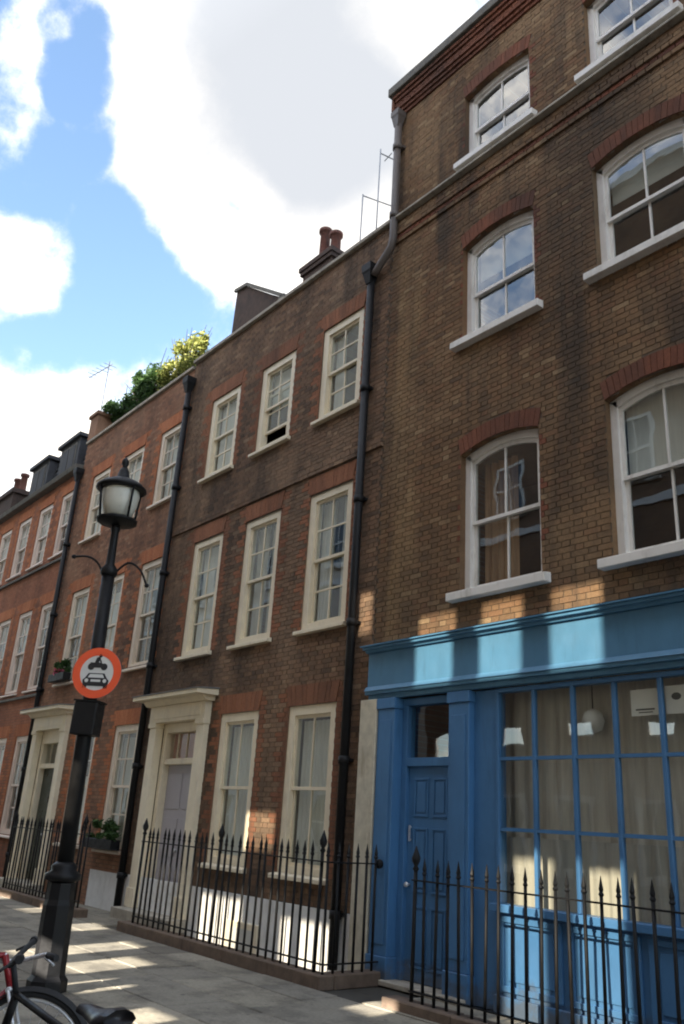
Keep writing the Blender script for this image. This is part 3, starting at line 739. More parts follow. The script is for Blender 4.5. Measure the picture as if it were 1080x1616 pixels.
# stall riser with raised panels
m = MB(); m.box(SX0, AX1, YF+0.02, YF+0.2, 0.0, SZ0-0.075); m.box(SX0, AX1, YF-0.03, YF+0.02, 0.0, 0.16)
sr_ = m.build('stall_riser', B_, shop, 0.004)
for xa in (-6.27, -5.43, -4.59, -3.75, -2.91):
    s = MB()
    for (a, b, c_, d_) in ((xa, xa+0.76, 0.20, 0.255), (xa, xa+0.76, 0.825, 0.88), (xa, xa+0.055, 0.255, 0.825), (xa+0.705, xa+0.76, 0.255, 0.825)): s.box(a, b, YF-0.005, YF+0.019, c_, d_)
    s.box(xa+0.10, xa+0.66, YF+0.004, YF+0.019, 0.30, 0.78); s.build('riser_panel', B_, sr_, 0.003)
# inside the shop: back lining, low curtain
m = MB(); m.quad((AX0+0.1,YF+1.7,0.2), (AX1-0.1,YF+1.7,0.2), (AX1-0.1,YF+1.7,3.4), (AX0+0.1,YF+1.7,3.4)); m.quad((AX0+0.1,YF+0.25,0.93), (AX1-0.1,YF+0.25,0.93), (AX1-0.1,YF+1.7,0.93), (AX0+0.1,YF+1.7,0.93)); m.build('shop_lining', MT['room'], shop)
cloth(shop, 'curtain', MT['beigecurtain'], -7.2, -1.75, 0.94, 3.3, YF+0.36, 26, 0.014, 5)  # pale full-height curtain, also standing in for haze reflected in the glass
cloth(shop, 'net_curtain', MT['lownet'], -6.85, -1.8, 0.95, 1.64, YF+0.24, 30, 0.02, 8)
# things hanging behind the shop glass
def notice(x, z, w, h, label):
    t = thing('notice', label, 'notice', (x, YF+0.085, z), 'paper notices behind the shop glass')
    s = MB(); s.box(-w/2, w/2, 0, 0.003, 0, h); s.build('sheet', MT['paper'], t)
    return t
t = notice(-4.52, 2.80, 0.30, 0.25, 'left white paper notice with a dark caption line behind the shop glass')
s = MB(); s.box(-0.10, 0.10, -0.0025, -0.0005, 0.05, 0.065); s.box(-0.07, 0.08, -0.0025, -0.0005, 0.025, 0.035); s.build('caption', MT['ink'], t)
t = notice(-4.14, 2.80, 0.32, 0.26, 'right white paper notice with a small dark picture behind the shop glass')
s = MB(); s.prism([(-0.05+0.05*math.cos(a*math.pi/5), 0.16+0.035*math.sin(a*math.pi/5)) for a in range(10)], -0.0025, -0.0005); s.build('picture', MT['ink'], t)
t = thing('pendant_lamp', 'small round white lampshade hanging inside the shop window', 'lamp', (-5.20, YF+0.22, 2.80))
s = MB(); s.lathe([(0.02,-0.12),(0.085,-0.09),(0.115,0.0),(0.09,0.08),(0.03,0.12)], 18); s.build('shade', MT['paper'], t)
s = MB(); s.tube([(0,0,0.12),(0,0,0.9)], 0.006, 6); s.build('flex', MT['rubber'], t)

# ================================================================== TERRACE HOUSES
def flat_head(o): o.update(head=0.30, rise=0.0, splay=0.25, depth=0.25); return o
def terrace(root, x0, x1, ztop, cxs, gs, mats, seed, n_parts, door=None, band=None, zbase=0.0, width=1.06, gw=1.08, white_below=None, extra_red=0.12, headred=True):
    ops = []
    for cx in cxs: ops.append(flat_head(dict(cx=cx, w=width, z0=7.85, z1=9.60)))
    for cx in cxs: ops.append(flat_head(dict(cx=cx-0.02, w=width, z0=4.35, z1=6.55)))
    for cx in gs: ops.append(flat_head(dict(cx=cx, w=gw, z0=1.0, z1=3.24)))
    walls = list(ops)
    if door: walls.append(dict(cx=door[0], w=door[1], z0=-0.3, z1=3.38, depth=0.3))
    def kind(x, z):
        if white_below is not None and z < white_below: return (2, 0.0)
        if band and band[0] < z < band[1]: return (0, -0.035)
        for o in ops:
            if o['z0'] < z < o['z1']+o['head']:
                d = abs(x-o['cx'])-o['w']/2
                if d < extra_red + (0.11 if int(round(z/CH)) % 4 < 2 else 0): return (1, 0.0)
        return (0, 0.0)
    brickwork(root, x0, x1, zbase, ztop, walls, kind, mats, n_parts, seed)
    for o in ops: arch_bricks(root, o, mats[1], 13)
    return ops
def door_surround(root, cx, w, ztop, zb, doormat, panel_col, fan):
    """pilasters, frieze, cornice hood, fanlight and panelled door"""
    P = MT['cream']; hw = w/2
    m = MB()
    for sx in (-1, 1):
        a, b = sorted((cx+sx*hw, cx+sx*(hw-0.24)))
        m.box(a, b, YF-0.10, YF+0.05, zb, ztop-0.42); m.box(a-0.02, b+0.02, YF-0.13, YF+0.05, zb, zb+0.3); m.box(a-0.02, b+0.02, YF-0.13, YF+0.05, ztop-0.50, ztop-0.42)
    m.build('pilaster', P, root, 0.005)
    m = MB(); m.box(cx-hw-0.02, cx+hw+0.02, YF-0.12, YF+0.05, ztop-0.42, ztop-0.13); m.box(cx-hw+0.1, cx+hw-0.1, YF-0.135, YF-0.121, ztop-0.36, ztop-0.19); m.build('frieze', P, root, 0.005)
    m = MB(); m.xprism([(YF-0.18, ztop-0.13), (YF+0.03, ztop-0.13), (YF+0.03, ztop-0.05), (YF-0.26, ztop-0.05)], cx-hw-0.1, cx+hw+0.1)
    m.xprism([(YF-0.42, ztop-0.049), (YF+0.03, ztop-0.049), (YF+0.03, ztop+0.06), (YF-0.42, ztop+0.02)], cx-hw-0.2, cx+hw+0.2)
    hd = m.build('hood', P, root, 0.004)
    m = MB(); m.xprism([(YF-0.44, ztop+0.023), (YF+0.01, ztop+0.063), (YF+0.01, ztop+0.085), (YF-0.44, ztop+0.035)], cx-hw-0.22, cx+hw+0.22); m.build('lead_flashing', MT['lead'], hd)
    iw = hw-0.24
    m = MB(); m.box(cx-iw, cx-iw+0.12, YF+0.06, YF+0.26, zb, 3.38); m.box(cx+iw-0.12, cx+iw, YF+0.06, YF+0.26, zb, 3.38); m.box(cx-iw+0.12, cx+iw-0.12, YF+0.06, YF+0.26, 3.02, 3.38); m.box(cx-iw+0.12, cx+iw-0.12, YF+0.08, YF+0.26, 2.48, 2.58)
    m.build('door_frame', P, root, 0.005)
    dw = iw-0.12
    m = MB(); m.quad((cx-dw,YF+0.18,2.58), (cx+dw,YF+0.18,2.58), (cx+dw,YF+0.18,3.02), (cx-dw,YF+0.18,3.02)); f = m.build('fanlight', MT['glass'], root)
    if fan: sheet(f, 'blind', fan, cx-dw, cx+dw, 2.58, 3.02, YF+0.24)
    for k in (-1, 0, 1):
        s = MB(); s.box(cx+k*dw*0.55-0.012, cx+k*dw*0.55+0.012, YF+0.165, YF+0.195, 2.58, 3.02); s.build('glazing_bar', P, f)
    m = MB(); m.box(cx-dw, cx+dw, YF+0.19, YF+0.24, zb+0.02, 2.48); d = m.build('door', doormat, root)
    for sx in (-1, 1):
        for (za, zb_) in ((1.75, 2.34), (1.0, 1.6), (zb+0.18, 0.85)):
            s = MB(); a, b = sorted((cx+sx*0.05, cx+sx*(dw-0.09))); s.box(a, b, YF+0.178, YF+0.189, za, zb_); s.build('door_panel', doormat, d, 0.006)
    s = MB(); s.lathe([(0.02,0),(0.035,0.03),(0.02,0.05)], 10); kn = s.build('door_knob', MT['chrome'], d); kn.location = (cx, YF+0.19, 1.1); kn.rotation_euler = (math.pi/2,0,0)
    m = MB(); m.box(cx-hw-0.05, cx+hw+0.05, YF-0.35, YF+0.28, -0.02, zb); m.build('doorstep', MT['stone'], root, 0.01)
def slate_roof(root, x0, x1, zb, zt, yb, yt, mat='slate'):
    """a steep slope of overlapping slates between two heights"""
    r = MB(); n = max(2, int((zt-zb)/0.16))
    for k in range(n):
        za = zb+(zt-zb)*k/n; z2 = zb+(zt-zb)*(k+1)/n; ya = yb+(yt-yb)*k/n; y2 = yb+(yt-yb)*(k+1)/n
        x = x0
        while x < x1-0.01:
            w = min(0.28, x1-x)
            r.xprism([(ya-0.03+random.uniform(-0.004,0.004), za), (y2, z2), (y2+0.02, z2), (ya+0.02, za)], x+0.004, x+w-0.004); x += w
    rf = r.build('roof', MT[mat], root); tag(rf, kind='stuff')
    t = MB(); t.box(x0, x1, yt+0.002, YF+9, zt-0.05, zt); t.quad((x0,yb+0.03,zb), (x1,yb+0.03,zb), (x1,yt+0.03,zt), (x0,yt+0.03,zt)); t.build('roof_deck', MT['lead'], root)

# ---- B: next to the shop
HB = thing('brick_house', 'dark brown terrace house with cream windows, hooded cream doorway and white basement wall', 'house')
cB = (-13.23, -11.43, -9.58); gB = (-11.58, -9.70)
MB3 = [MT['brickB'], MT['redB'], MT['whitebrick']]
opsB = terrace(HB, -14.74, -8.43, 10.86, cB, gB, MB3, 21, 300, (-13.42, 1.9), (6.87, 7.03), 0.645, 1.06, 1.10, 0.64)
m = MB(); m.box(-14.72, -8.53, YF-0.012, YF+0.03, -1.62, 0.64)
m.build('basement_wall', MT['whitebrick'], HB, 0.004)
m = MB(); m.box(-11.3, -10.5, YF-0.05, YF-0.0125, -0.95, 0.30); q = m.build('basement_window', MT['cream'], HB, 0.005)
s_ = MB(); s_.quad((-11.22,YF-0.052,-0.87), (-10.58,YF-0.052,-0.87), (-10.58,YF-0.052,0.22), (-11.22,YF-0.052,0.22)); s_.build('pane', MT['blind'], q)
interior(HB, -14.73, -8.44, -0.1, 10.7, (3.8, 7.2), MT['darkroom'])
def nets(seed, low=True, mat='net', frac=0.5, gap=0.0):
    def f(fr, iw, zb, zt, y):
        z1 = zb+(zt-zb)*frac if low else zt
        z0 = zb if low else zt-(zt-zb)*frac
        if gap:
            cloth(fr, 'curtain', MT[mat], -iw, -gap, zb, zt, y+0.06, 4, 0.02, seed); cloth(fr, 'curtain', MT[mat], gap, iw, zb, zt, y+0.06, 4, 0.02, seed+1)
        else: cloth(fr, 'curtain', MT[mat], -iw, iw, z0, z1, y+0.035, 8, 0.018, seed)
    return f
def blind(frac=0.5, mat='blind', low=False):
    def f(fr, iw, zb, zt, y):
        sheet(fr, 'blind', MT[mat], -iw, iw, zb if low else zt-(zt-zb)*frac, zb+(zt-zb)*frac if low else zt, y+0.04)
    return f
covB = [nets(1, True, 'net', 1.0), blind(0.5, 'net'), nets(3, True, 'net', 1.0, 0.16), nets(4, True, 'net', 1.0), nets(5, True, 'beigecurtain', 1.0, 0.07), nets(6, True, 'net', 1.0, 0.09),
        nets(7, True, 'net', 0.97), nets(8, True, 'net', 0.97)]
for i, o in enumerate(opsB):
    up = 0.28 if i == 1 else 0.0
    place(sash_window(o['w'], o['z1']-o['z0'], 0, 0.135, 0.025, ('cream','glass'), 2, 2 if i < 6 else 1, 0.026, (0.09, 0.075, 0.06), up, cover=covB[i]), HB, o)
door_surround(HB, -13.42, 1.9, 3.60, 0.16, MT['lilacdoor'], None, MT['fanred'])
m = MB(); m.xprism([(YF-0.07, 10.865), (YF+0.34, 10.865), (YF+0.34, 10.96), (YF-0.07, 10.94)], -14.74, -8.43); m.build('coping', MT['stone'], HB, 0.008)
slate_roof(HB, -14.7, -8.45, 10.75, 12.0, YF+0.75, YF+1.9)
# dark gutter line of the roof lip near the shop house
m = MB(); m.xprism([(YF+0.36, 10.86), (YF+0.62, 10.86), (YF+0.62, 11.12), (YF+0.36, 11.08)], -11.3, -8.43); m.build('roof_lip', MT['slate'], HB, 0.01)
# chimney stack with two pots
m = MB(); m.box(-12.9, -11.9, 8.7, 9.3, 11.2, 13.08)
ch = m.build('chimney', MT['backlitbrick'], HB)
m = MB(); m.box(-12.95, -11.85, 8.65, 9.35, 12.88, 12.98); m.box(-12.98, -11.82, 8.62, 9.38, 12.981, 13.09); m.build('chimney_cap', MT['backlitbrick'], ch)
for cx, hh in ((-12.6, 0.40), (-12.2, 0.08)):
    s = MB(); s.lathe([(0.15,13.09),(0.12,13.2),(0.11,13.62+hh),(0.15,13.64+hh),(0.15,13.72+hh),(0.11,13.73+hh)], 14, (cx,9.0,0)); s.build('chimney_pot', MT['terracotta'], ch)
# dormer
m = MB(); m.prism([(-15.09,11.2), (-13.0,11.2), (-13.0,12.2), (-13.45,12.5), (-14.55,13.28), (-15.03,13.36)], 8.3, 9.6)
dm = m.build('gable', MT['backlitbrick'], HB)
m = MB(); m.xprism([(8.24,12.16),(9.6,12.16),(9.6,12.24),(8.24,12.24)], -13.1, -12.9); m.prism([(-13.0,12.2), (-12.95,12.26), (-14.53,13.36), (-15.08,13.44), (-15.08,13.36), (-14.55,13.28)], 8.24, 8.299); m.build('verge', MT['darkstone'], dm)
pipe(HB, -8.80, 0.02, 10.05, 0.062)
pipe(HB, -14.72, 0.02, 10.35, 0.062)

# ---- C
HC = thing('brick_house', 'red brown terrace house with bushes growing along its roof parapet', 'house')
cC = (-19.05, -17.25, -15.43); gC = (-17.45, -15.55)
MC3 = [MT['brickC'], MT['redC']]
opsC = terrace(HC, -20.40, -14.745, 10.75, cC, gC, MC3, 31, 0, (-19.3, 1.9), None, -0.1, 1.02, 1.04)
m = MB(); m.box(-16.2, -14.82, YF-0.012, YF+0.03, 0.0, 0.62); m.build('basement_wall', MT['whitebrick'], HC, 0.004)
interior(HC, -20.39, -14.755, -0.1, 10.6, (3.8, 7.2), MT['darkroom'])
covC = [nets(11, True, 'net', 0.9), nets(12, True, 'net', 0.95), blind(0.95), blind(0.5), nets(13, True, 'net', 0.9), blind(0.52), nets(14, True, 'net', 0.6), nets(15, True, 'beigecurtain', 0.95)]
for i, o in enumerate(opsC):
    place(sash_window(o['w'], o['z1']-o['z0'], 0, 0.12, 0.03, ('creamC','glass'), 2, 2, 0.026, (0.08, 0.07, 0.06), cover=covC[i]), HC, o)
door_surround(HC, -19.3, 1.9, 3.72, 0.16, MT['greendoor'], None, None)
m = MB(); m.xprism([(YF-0.06, 10.755), (YF+0.34, 10.755), (YF+0.34, 10.85), (YF-0.06, 10.83)], -20.38, -14.75); m.build('coping', MT['stone'], HC, 0.008)
slate_roof(HC, -20.3, -14.8, 10.6, 11.3, YF+1.6, YF+3.0)
m = MB(); m.box(-20.38, -19.9, YF-0.04, YF+0.4, 10.852, 11.5); m.box(-20.43, -19.85, YF-0.09, YF+0.45, 11.5, 11.6); m.build('parapet_pier', MT['brickC'], HC, 0.01)
pipe(HC, -20.38, 0.02, 9.9, 0.06)

# ---- D
HD = thing('brick_house', 'orange red brick terrace house at the far end with slate mansard and close-set windows', 'house')
cD = tuple(-21.08-1.63*k for k in range(6)); gD = tuple(-21.15-1.63*k for k in range(6))
opsD = terrace(HD, -30.6, -20.41, 10.05, cD, gD, [MT['brickD'], MT['redC']], 41, 0, None, None, -0.1, 1.0, 0.98)
interior(HD, -30.59, -20.42, -0.1, 10.0, (3.8, 7.2), MT['darkroom'])
protoD = {}
for i, o in enumerate(opsD):
    h = round(o['z1']-o['z0'], 3); kk = (h, i % 2)
    if kk not in protoD:
        protoD[kk] = sash_window(o['w'], h, 0, 0.12, 0.03, ('pinkwhite','glass'), 2, 2, 0.028, (0.07, 0.06, 0.05), cover=nets(20+i, True, 'net', 0.93) if i % 2 else blind(0.6)); place(protoD[kk], HD, o)
    else: copy_tree(protoD[kk], HD, (o['cx'], YF, o['z0']))
m = MB(); m.xprism([(YF-0.18, 10.06), (YF+0.34, 10.06), (YF+0.34, 10.22), (YF-0.22, 10.18)], -30.6, -20.42); m.build('gutter', MT['darkstone'], HD, 0.01)
for z in (7.62, 4.16):
    m = MB(); m.xprism([(YF-0.07, z), (YF+0.008, z), (YF+0.008, z+0.08), (YF-0.07, z+0.06)], -30.6, -20.42); m.build('sill_band', MT['darkstone'], HD)
slate_roof(HD, -26.0, -21.0, 10.24, 11.85, YF+0.34, YF+0.60)
for cx in (-22.4, -24.7):
    m = MB(); m.box(cx-0.7, cx+0.7, YF+0.25, YF+2.4, 10.3, 11.55); m.box(cx-0.8, cx+0.8, YF+0.15, YF+2.5, 11.55, 11.65)
    dm = m.build('dormer', MT['slate'], HD)
    m = MB(); m.box(cx-0.5, cx+0.5, YF+0.235, YF+0.249, 10.5, 11.45); m.build('dormer_window', MT['darkstone'], dm)
    for sx in (-1, 1):
        s = MB(); a_, b_ = sorted((cx+sx*0.04, cx+sx*0.44)); s.box(a_, b_, YF+0.222, YF+0.2345, 10.58, 11.38); s.build('shutter', MT['slate'], dm)
slate_roof(HD, -30.5, -26.0, 10.24, 10.9, YF+0.5, YF+1.6)
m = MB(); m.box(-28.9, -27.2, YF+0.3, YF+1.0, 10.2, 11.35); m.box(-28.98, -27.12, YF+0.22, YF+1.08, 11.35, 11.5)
ch = m.build('chimney', MT['backlitbrick'], HD)
for cx in (-28.2, -27.55):
    s = MB(); s.lathe([(0.15,11.5),(0.12,11.65),(0.11,12.1),(0.15,12.12),(0.15,12.2),(0.11,12.21)], 12, (cx,YF+0.65,0)); s.build('chimney_pot', MT['terracotta'], ch)

# ================================================================== HOUSES ACROSS THE STREET (mirrored in the window panes, with openings added to pass sunlight)
YO = -3.5
def far_house(x0, x1, h, holes, label, wallmat):
    root = thing('brick_house', label, 'house', group='houses across the street')
    xs = sorted({x0, x1, *[a for q in holes for a in q[:2]]}); zs = sorted({0.0, h, *[a for q in holes for a in q[2:4]]})
    m = MB()
    for a, b in zip(xs, xs[1:]):
        for c_, d_ in zip(zs, zs[1:]):
            mx, mz = (a+b)/2, (c_+d_)/2
            if any(q[0] < mx < q[1] and q[2] < mz < q[3] for q in holes): continue
            m.box(a, b, YO-0.14, YO, c_, d_, 'yY')
    for q in holes:
        for (p, r) in (((q[0],q[2]),(q[0],q[3])), ((q[0],q[3]),(q[1],q[3])), ((q[1],q[3]),(q[1],q[2])), ((q[1],q[2]),(q[0],q[2]))):
            m.quad((p[0],YO-0.14,p[1]), (r[0],YO-0.14,r[1]), (r[0],YO,r[1]), (p[0],YO,p[1]))
    m.box(x0, x1, YO-0.14, YO, h-0.001, h, 'Z')
    m.build('wall', wallmat, root)
    m = MB(); m.box(x0, x1, YO, YO+0.25, h-0.25, h+0.03); m.box(x0, x1, YO, YO+0.08, 9.9, 10.1); m.build('cornice', MT['white'], root)
    for q in holes:
        f = MB(); t = 0.05
        f.box(q[0]+0.001, q[0]+t, YO-0.10, YO-0.04, q[2], q[3]); f.box(q[1]-t, q[1]-0.001, YO-0.10, YO-0.04, q[2], q[3])
        f.box(q[0]+t, q[1]-t, YO-0.10, YO-0.04, q[2]+0.001, q[2]+t); f.box(q[0]+t, q[1]-t, YO-0.10, YO-0.04, q[3]-t, q[3]-0.001)
        fr = f.build('window', MT['white'], root)  # frame round an added opening that passes sunlight
        if q[3] < 4.6: continue      # pane left out so full sun reaches the pavement
        p = MB(); p.quad((q[0]+t,YO-0.07,q[2]+t), (q[1]-t,YO-0.07,q[2]+t), (q[1]-t,YO-0.07,q[3]-t), (q[0]+t,YO-0.07,q[3]-t)); p.build('pane', MT['sundimglass'], fr)
    cx = x0+1.2
    proto = {}
    while cx < x1-0.8:
        for (za, zb) in ((0.9, 2.7), (6.85, 7.85), (10.6, 12.3), (13.6, 15.1)):
            if zb > h-0.5: continue
            if any(q[0]-0.25 < cx+0.55 and q[1]+0.25 > cx-0.55 and q[2]-0.2 < zb and q[3]+0.2 > za for q in holes): continue
            if za not in proto:
                f = MB(); hh = zb-za
                f.box(-0.55,-0.45,0,0.06,0,hh); f.box(0.45,0.55,0,0.06,0,hh); f.box(-0.45,0.45,0,0.06,0,0.1); f.box(-0.45,0.45,0,0.06,hh-0.1,hh); f.box(-0.45,0.45,0.01,0.06,hh/2-0.03,hh/2+0.03); f.box(-0.02,0.02,0.012,0.055,0.1,hh-0.1); f.box(-0.65,0.65,0,0.14,-0.09,0)
                fr = f.build('window', MT['white'], root); fr.location = (cx, YO, za)
                p = MB(); p.quad((-0.45,0.02,0.1), (0.45,0.02,0.1), (0.45,0.02,hh-0.1), (-0.45,0.02,hh-0.1)); p.build('pane', MT['blackpane'], fr)
                proto[za] = fr
            else: copy_tree(proto[za], root, (cx, YO, za))
        cx += 2.05
    return root
holes1 = [(-4.88,-4.15,8.0,9.05), (-3.83,-3.12,8.0,9.05), (-2.83,-2.09,8.0,9.05), (-3.52,-2.92,4.62,6.40), (-2.65,-2.02,4.62,6.35),  # openings placed to throw sun patches onto house fronts and pavement
          (-8.46,-7.58,6.0,6.62), (-6.08,-5.70,8.85,9.55), (-9.45,-8.2,4.62,5.42), (-7.35,-6.2,4.62,5.32),
          (-8.25,-7.50,3.40,4.02), (-7.2,-6.6,3.25,3.66), (-9.35,-8.65,3.35,4.25), (-5.85,-5.2,3.2,3.5), (-4.75,-4.2,4.16,4.52), (-11.2,-10.4,4.0,4.42)]
holes2 = [(-13.4,-12.6,4.1,4.46), (-15.6,-14.8,3.9,4.46), (-18.2,-17.4,3.6,4.4)]  # openings added to pass sun onto the farther pavement
far_house(-12.2, 3.0, 20.2, holes1, 'tall brick house across the street, reflected in the panes', MT['farbrick'])
far_house(-18.5, -12.202, 16.4, holes2, 'lower brick house across the street, reflected in the panes', MT['farbrick'])  # kept low so the sun clears it onto the roof bushes
far_house(-90.0, -18.502, 21.0, [], 'long pale stuccoed house across the street, reflected in the panes', MT['stucco'])  # unseen; pale to mirror like a sunlit front, tall to shade the end roof
far_house(3.002, 16.0, 17.0, [], 'brick house across the street behind the viewer', MT['farbrick'])

# ================================================================== RAILINGS
bar_cache = {}
def railing(label, x0, x1, y, zbase, ztop, pitch, posts=(), ret=None, group='iron area railings'):
    t = thing('iron_railing', label, 'railing', ((x0+x1)/2, y, 0), group)
    ox = (x0+x1)/2
    n = int((x1-x0)/pitch+0.5)
    key = (zbase, ztop)
    if key not in bar_cache:
        b = MB(); hb = ztop-zbase
        b.tube([(0,0,zbase),(0,0,ztop-0.035)], 0.0155, 8)
        b.lathe([(0.016,ztop-0.036),(0.026,ztop-0.02),(0.016,ztop),(0.022,ztop+0.02),(0.014,ztop+0.06),(0.002,ztop+0.125)], 6)
        bar_cache[key] = b.mesh('bar', MT['ironmail'])
        b = MB(); b.tube([(0,0,zbase),(0,0,ztop+0.02)], 0.02, 10); b.lathe([(0.02,ztop),(0.034,ztop+0.02),(0.018,ztop+0.05),(0.04,ztop+0.09),(0.045,ztop+0.125),(0.03,ztop+0.165),(0.004,ztop+0.24)], 12)
        bar_cache[key+('p',)] = b.mesh('post', MT['ironmail'])
    for i in range(n+1):
        x = x0 + (x1-x0)*i/n - ox
        post = i in posts
        o = link('post' if post else 'bar', bar_cache[key+('p',)] if post else bar_cache[key], t, (x + random.uniform(-0.004,0.004), random.uniform(-0.003,0.003), random.uniform(-0.006,0.004)))
        o.rotation_euler = (random.uniform(-0.010,0.010), random.uniform(-0.013,0.013), random.random())
    for zr in (ztop-0.09, zbase+0.10):
        m = MB(); m.box(x0-ox-0.02, x1-ox+0.02, -0.018, 0.018, zr-0.007, zr+0.007); m.build('rail', MT['ironmail'], t)
    if ret:
        xr, y2 = ret; nn = int((y2-y)/pitch)
        for k in range(1, nn+1): link('bar', bar_cache[key], t, (xr-ox, (y2-y)*k/(nn+0.6), 0))
        for zr in (ztop-0.09, zbase+0.10):
            m = MB(); m.box(xr-ox-0.018, xr-ox+0.018, 0.02, y2-y, zr-0.007, zr+0.007); m.build('rail', MT['ironmail'], t)
        m = MB(); m.lathe([(0.05,0),(0.055,0.03),(0.03,0.06)], 12); q = m.build('wall_knob', MT['ironmail'], t); q.location = (xr-ox, y2-y-0.01, ztop-0.09); q.rotation_euler = (math.pi/2,0,0)
    return t
def plinth(name, label, boxes, mat, joints=None):
    p = thing(name, label, 'plinth', (boxes[0][0], boxes[0][2], 0))
    ox, oy = boxes[0][0], boxes[0][2]
    for (xa, xb, ya, yb, zt) in boxes:
        L_ = max(xb-xa, yb-ya); n = max(1, int(L_/0.85))
        for k in range(n):
            m = MB()
            if xb-xa > yb-ya: m.box(xa+(xb-xa)*k/n+0.003-ox, xa+(xb-xa)*(k+1)/n-0.003-ox, ya-oy, yb-oy, -0.02, zt+random.uniform(-0.003,0.003))
            else: m.box(xa-ox, xb-ox, ya+(yb-ya)*k/n+0.003-oy, ya+(yb-ya)*(k+1)/n-0.003-oy, -0.02, zt+random.uniform(-0.003,0.003))
            m.build('stone', mat, p, 0.012)
MT['brownstone'] = plain('brown worn stone', (0.16,0.115,0.085), 0.9, 0.35, 7, bump=0.5, dirt=((0.12,0.08,0.06), 0.6))
plinth('railing_plinth', 'low brown stone plinth under the railing of the terrace house', [(-12.8,-7.90,6.35,6.56,0.13), (-8.12,-7.90,6.563,7.24,0.13)], MT['brownstone'])
plinth('railing_plinth', 'low stone plinth under the railing in front of the blue shop', [(-6.98,-1.4,6.40,6.62,0.09)], MT['brownstone'])
plinth('railing_plinth', 'low stone plinth under the railing left of the lamp post', [(-18.2,-14.3,6.35,6.56,0.13)], MT['brownstone'])
plinth('railing_plinth', 'low stone plinth under the railing at the far end of the street', [(-30,-20.5,6.35,6.56,0.13)], MT['brownstone'])
railing('black spiked iron railing across the front of the blue shop window', -6.66, -1.5, 6.50, 0.08, 1.26, 0.158, (0,))
railing('black spiked iron railing in front of the white basement wall', -12.5, -7.98, 6.45, 0.12, 1.34, 0.158, (0, 14, 28), (-7.98, 7.24))
railing('black iron railing half hidden behind the lamp post', -18.1, -14.5, 6.45, 0.12, 1.34, 0.158, (0, 22))
railing('black iron railing in shadow at the far left end of the street', -29.9, -20.6, 6.45, 0.12, 1.34, 0.158, (58,))

# ================================================================== LAMP POST, SIGN
LX, LY = -8.74, 3.70
lamp = thing('street_lamp', 'black cast iron street lamp with a glazed lantern in front of the terrace', 'street lamp', (LX, LY, 0))
lamp.rotation_euler = (0.0, -0.012, math.radians(52))
BK = MT['black']
m = MB(); m.lathe([(0.19,0.0),(0.19,0.10),(0.155,0.14),(0.150,0.75),(0.135,0.80),(0.130,0.95)], 8, rot=0.2); m.lathe([(0.10,0.95),(0.175,0.98),(0.175,1.03),(0.12,1.06),(0.13,1.10),(0.085,1.14)], 20); m.build('base', BK, lamp)
m = MB(); m.lathe([(0.082,1.13),(0.078,2.5),(0.070,4.12)], 18); m.build('column', BK, lamp)
m = MB(); m.lathe([(0.075,4.10),(0.095,4.13),(0.095,4.18),(0.05,4.24),(0.042,4.62),(0.055,4.66),(0.05,4.70)], 16); m.build('upper_column', BK, lamp)
# scrolled ladder arms (they follow the house fronts)
def arm(pts):
    q = []
    for k in range(len(pts)-1):
        for t in range(5):
            u = t/5; p0, p1, p2, p3 = (Vector((*pts[max(0, min(len(pts)-1, k+j))],)) for j in (-1, 0, 1, 2))
            q.append(0.5*((2*p1)+(p2-p0)*u+(2*p0-5*p1+4*p2-p3)*u*u+(3*p1-p0-3*p2+p3)*u**3))
    q.append(Vector(pts[-1]))
    m = MB(); m.tube([(p.x, 0, p.y) for p in q], 0.013, 6); m.lathe([(0.018,-0.02),(0.028,0),(0.018,0.02)], 10, (q[-1].x, 0, q[-1].y)); return m.build('ladder_arm', BK, lamp)
arm([(-0.07,4.13), (-0.14,4.25), (-0.26,4.32), (-0.42,4.31)]); arm([(0.07,4.15), (0.2,4.27), (0.34,4.20), (0.44,4.02)])
# lantern: base ring, struts, glass, dome, finial
m = MB(); m.lathe([(0.03,4.70),(0.06,4.71),(0.215,4.735),(0.235,4.75),(0.235,4.775),(0.19,4.79)], 12)
for k in range(4):
    a = math.pi/4 + k*math.pi/2
    m.tube([(0.222*math.cos(a),0.222*math.sin(a),4.77), (0.265*math.cos(a),0.265*math.sin(a),5.15)], 0.014, 6)
lf = m.build('lantern_frame', BK, lamp)
m = MB(); m.lathe([(0.09,4.79),(0.155,4.82),(0.20,4.95),(0.22,5.08),(0.205,5.15)], 24); m.build('glass', MT['opal'], lf)
m = MB(); m.lathe([(0.262,5.13),(0.29,5.145),(0.285,5.17),(0.23,5.22),(0.13,5.27),(0.075,5.29),(0.06,5.38),(0.04,5.42)], 24); m.build('dome', BK, lf)
m = MB(); m.lathe([(0.04,5.42),(0.025,5.44),(0.045,5.48),(0.04,5.52),(0.008,5.56)], 12); m.build('finial', BK, lf)
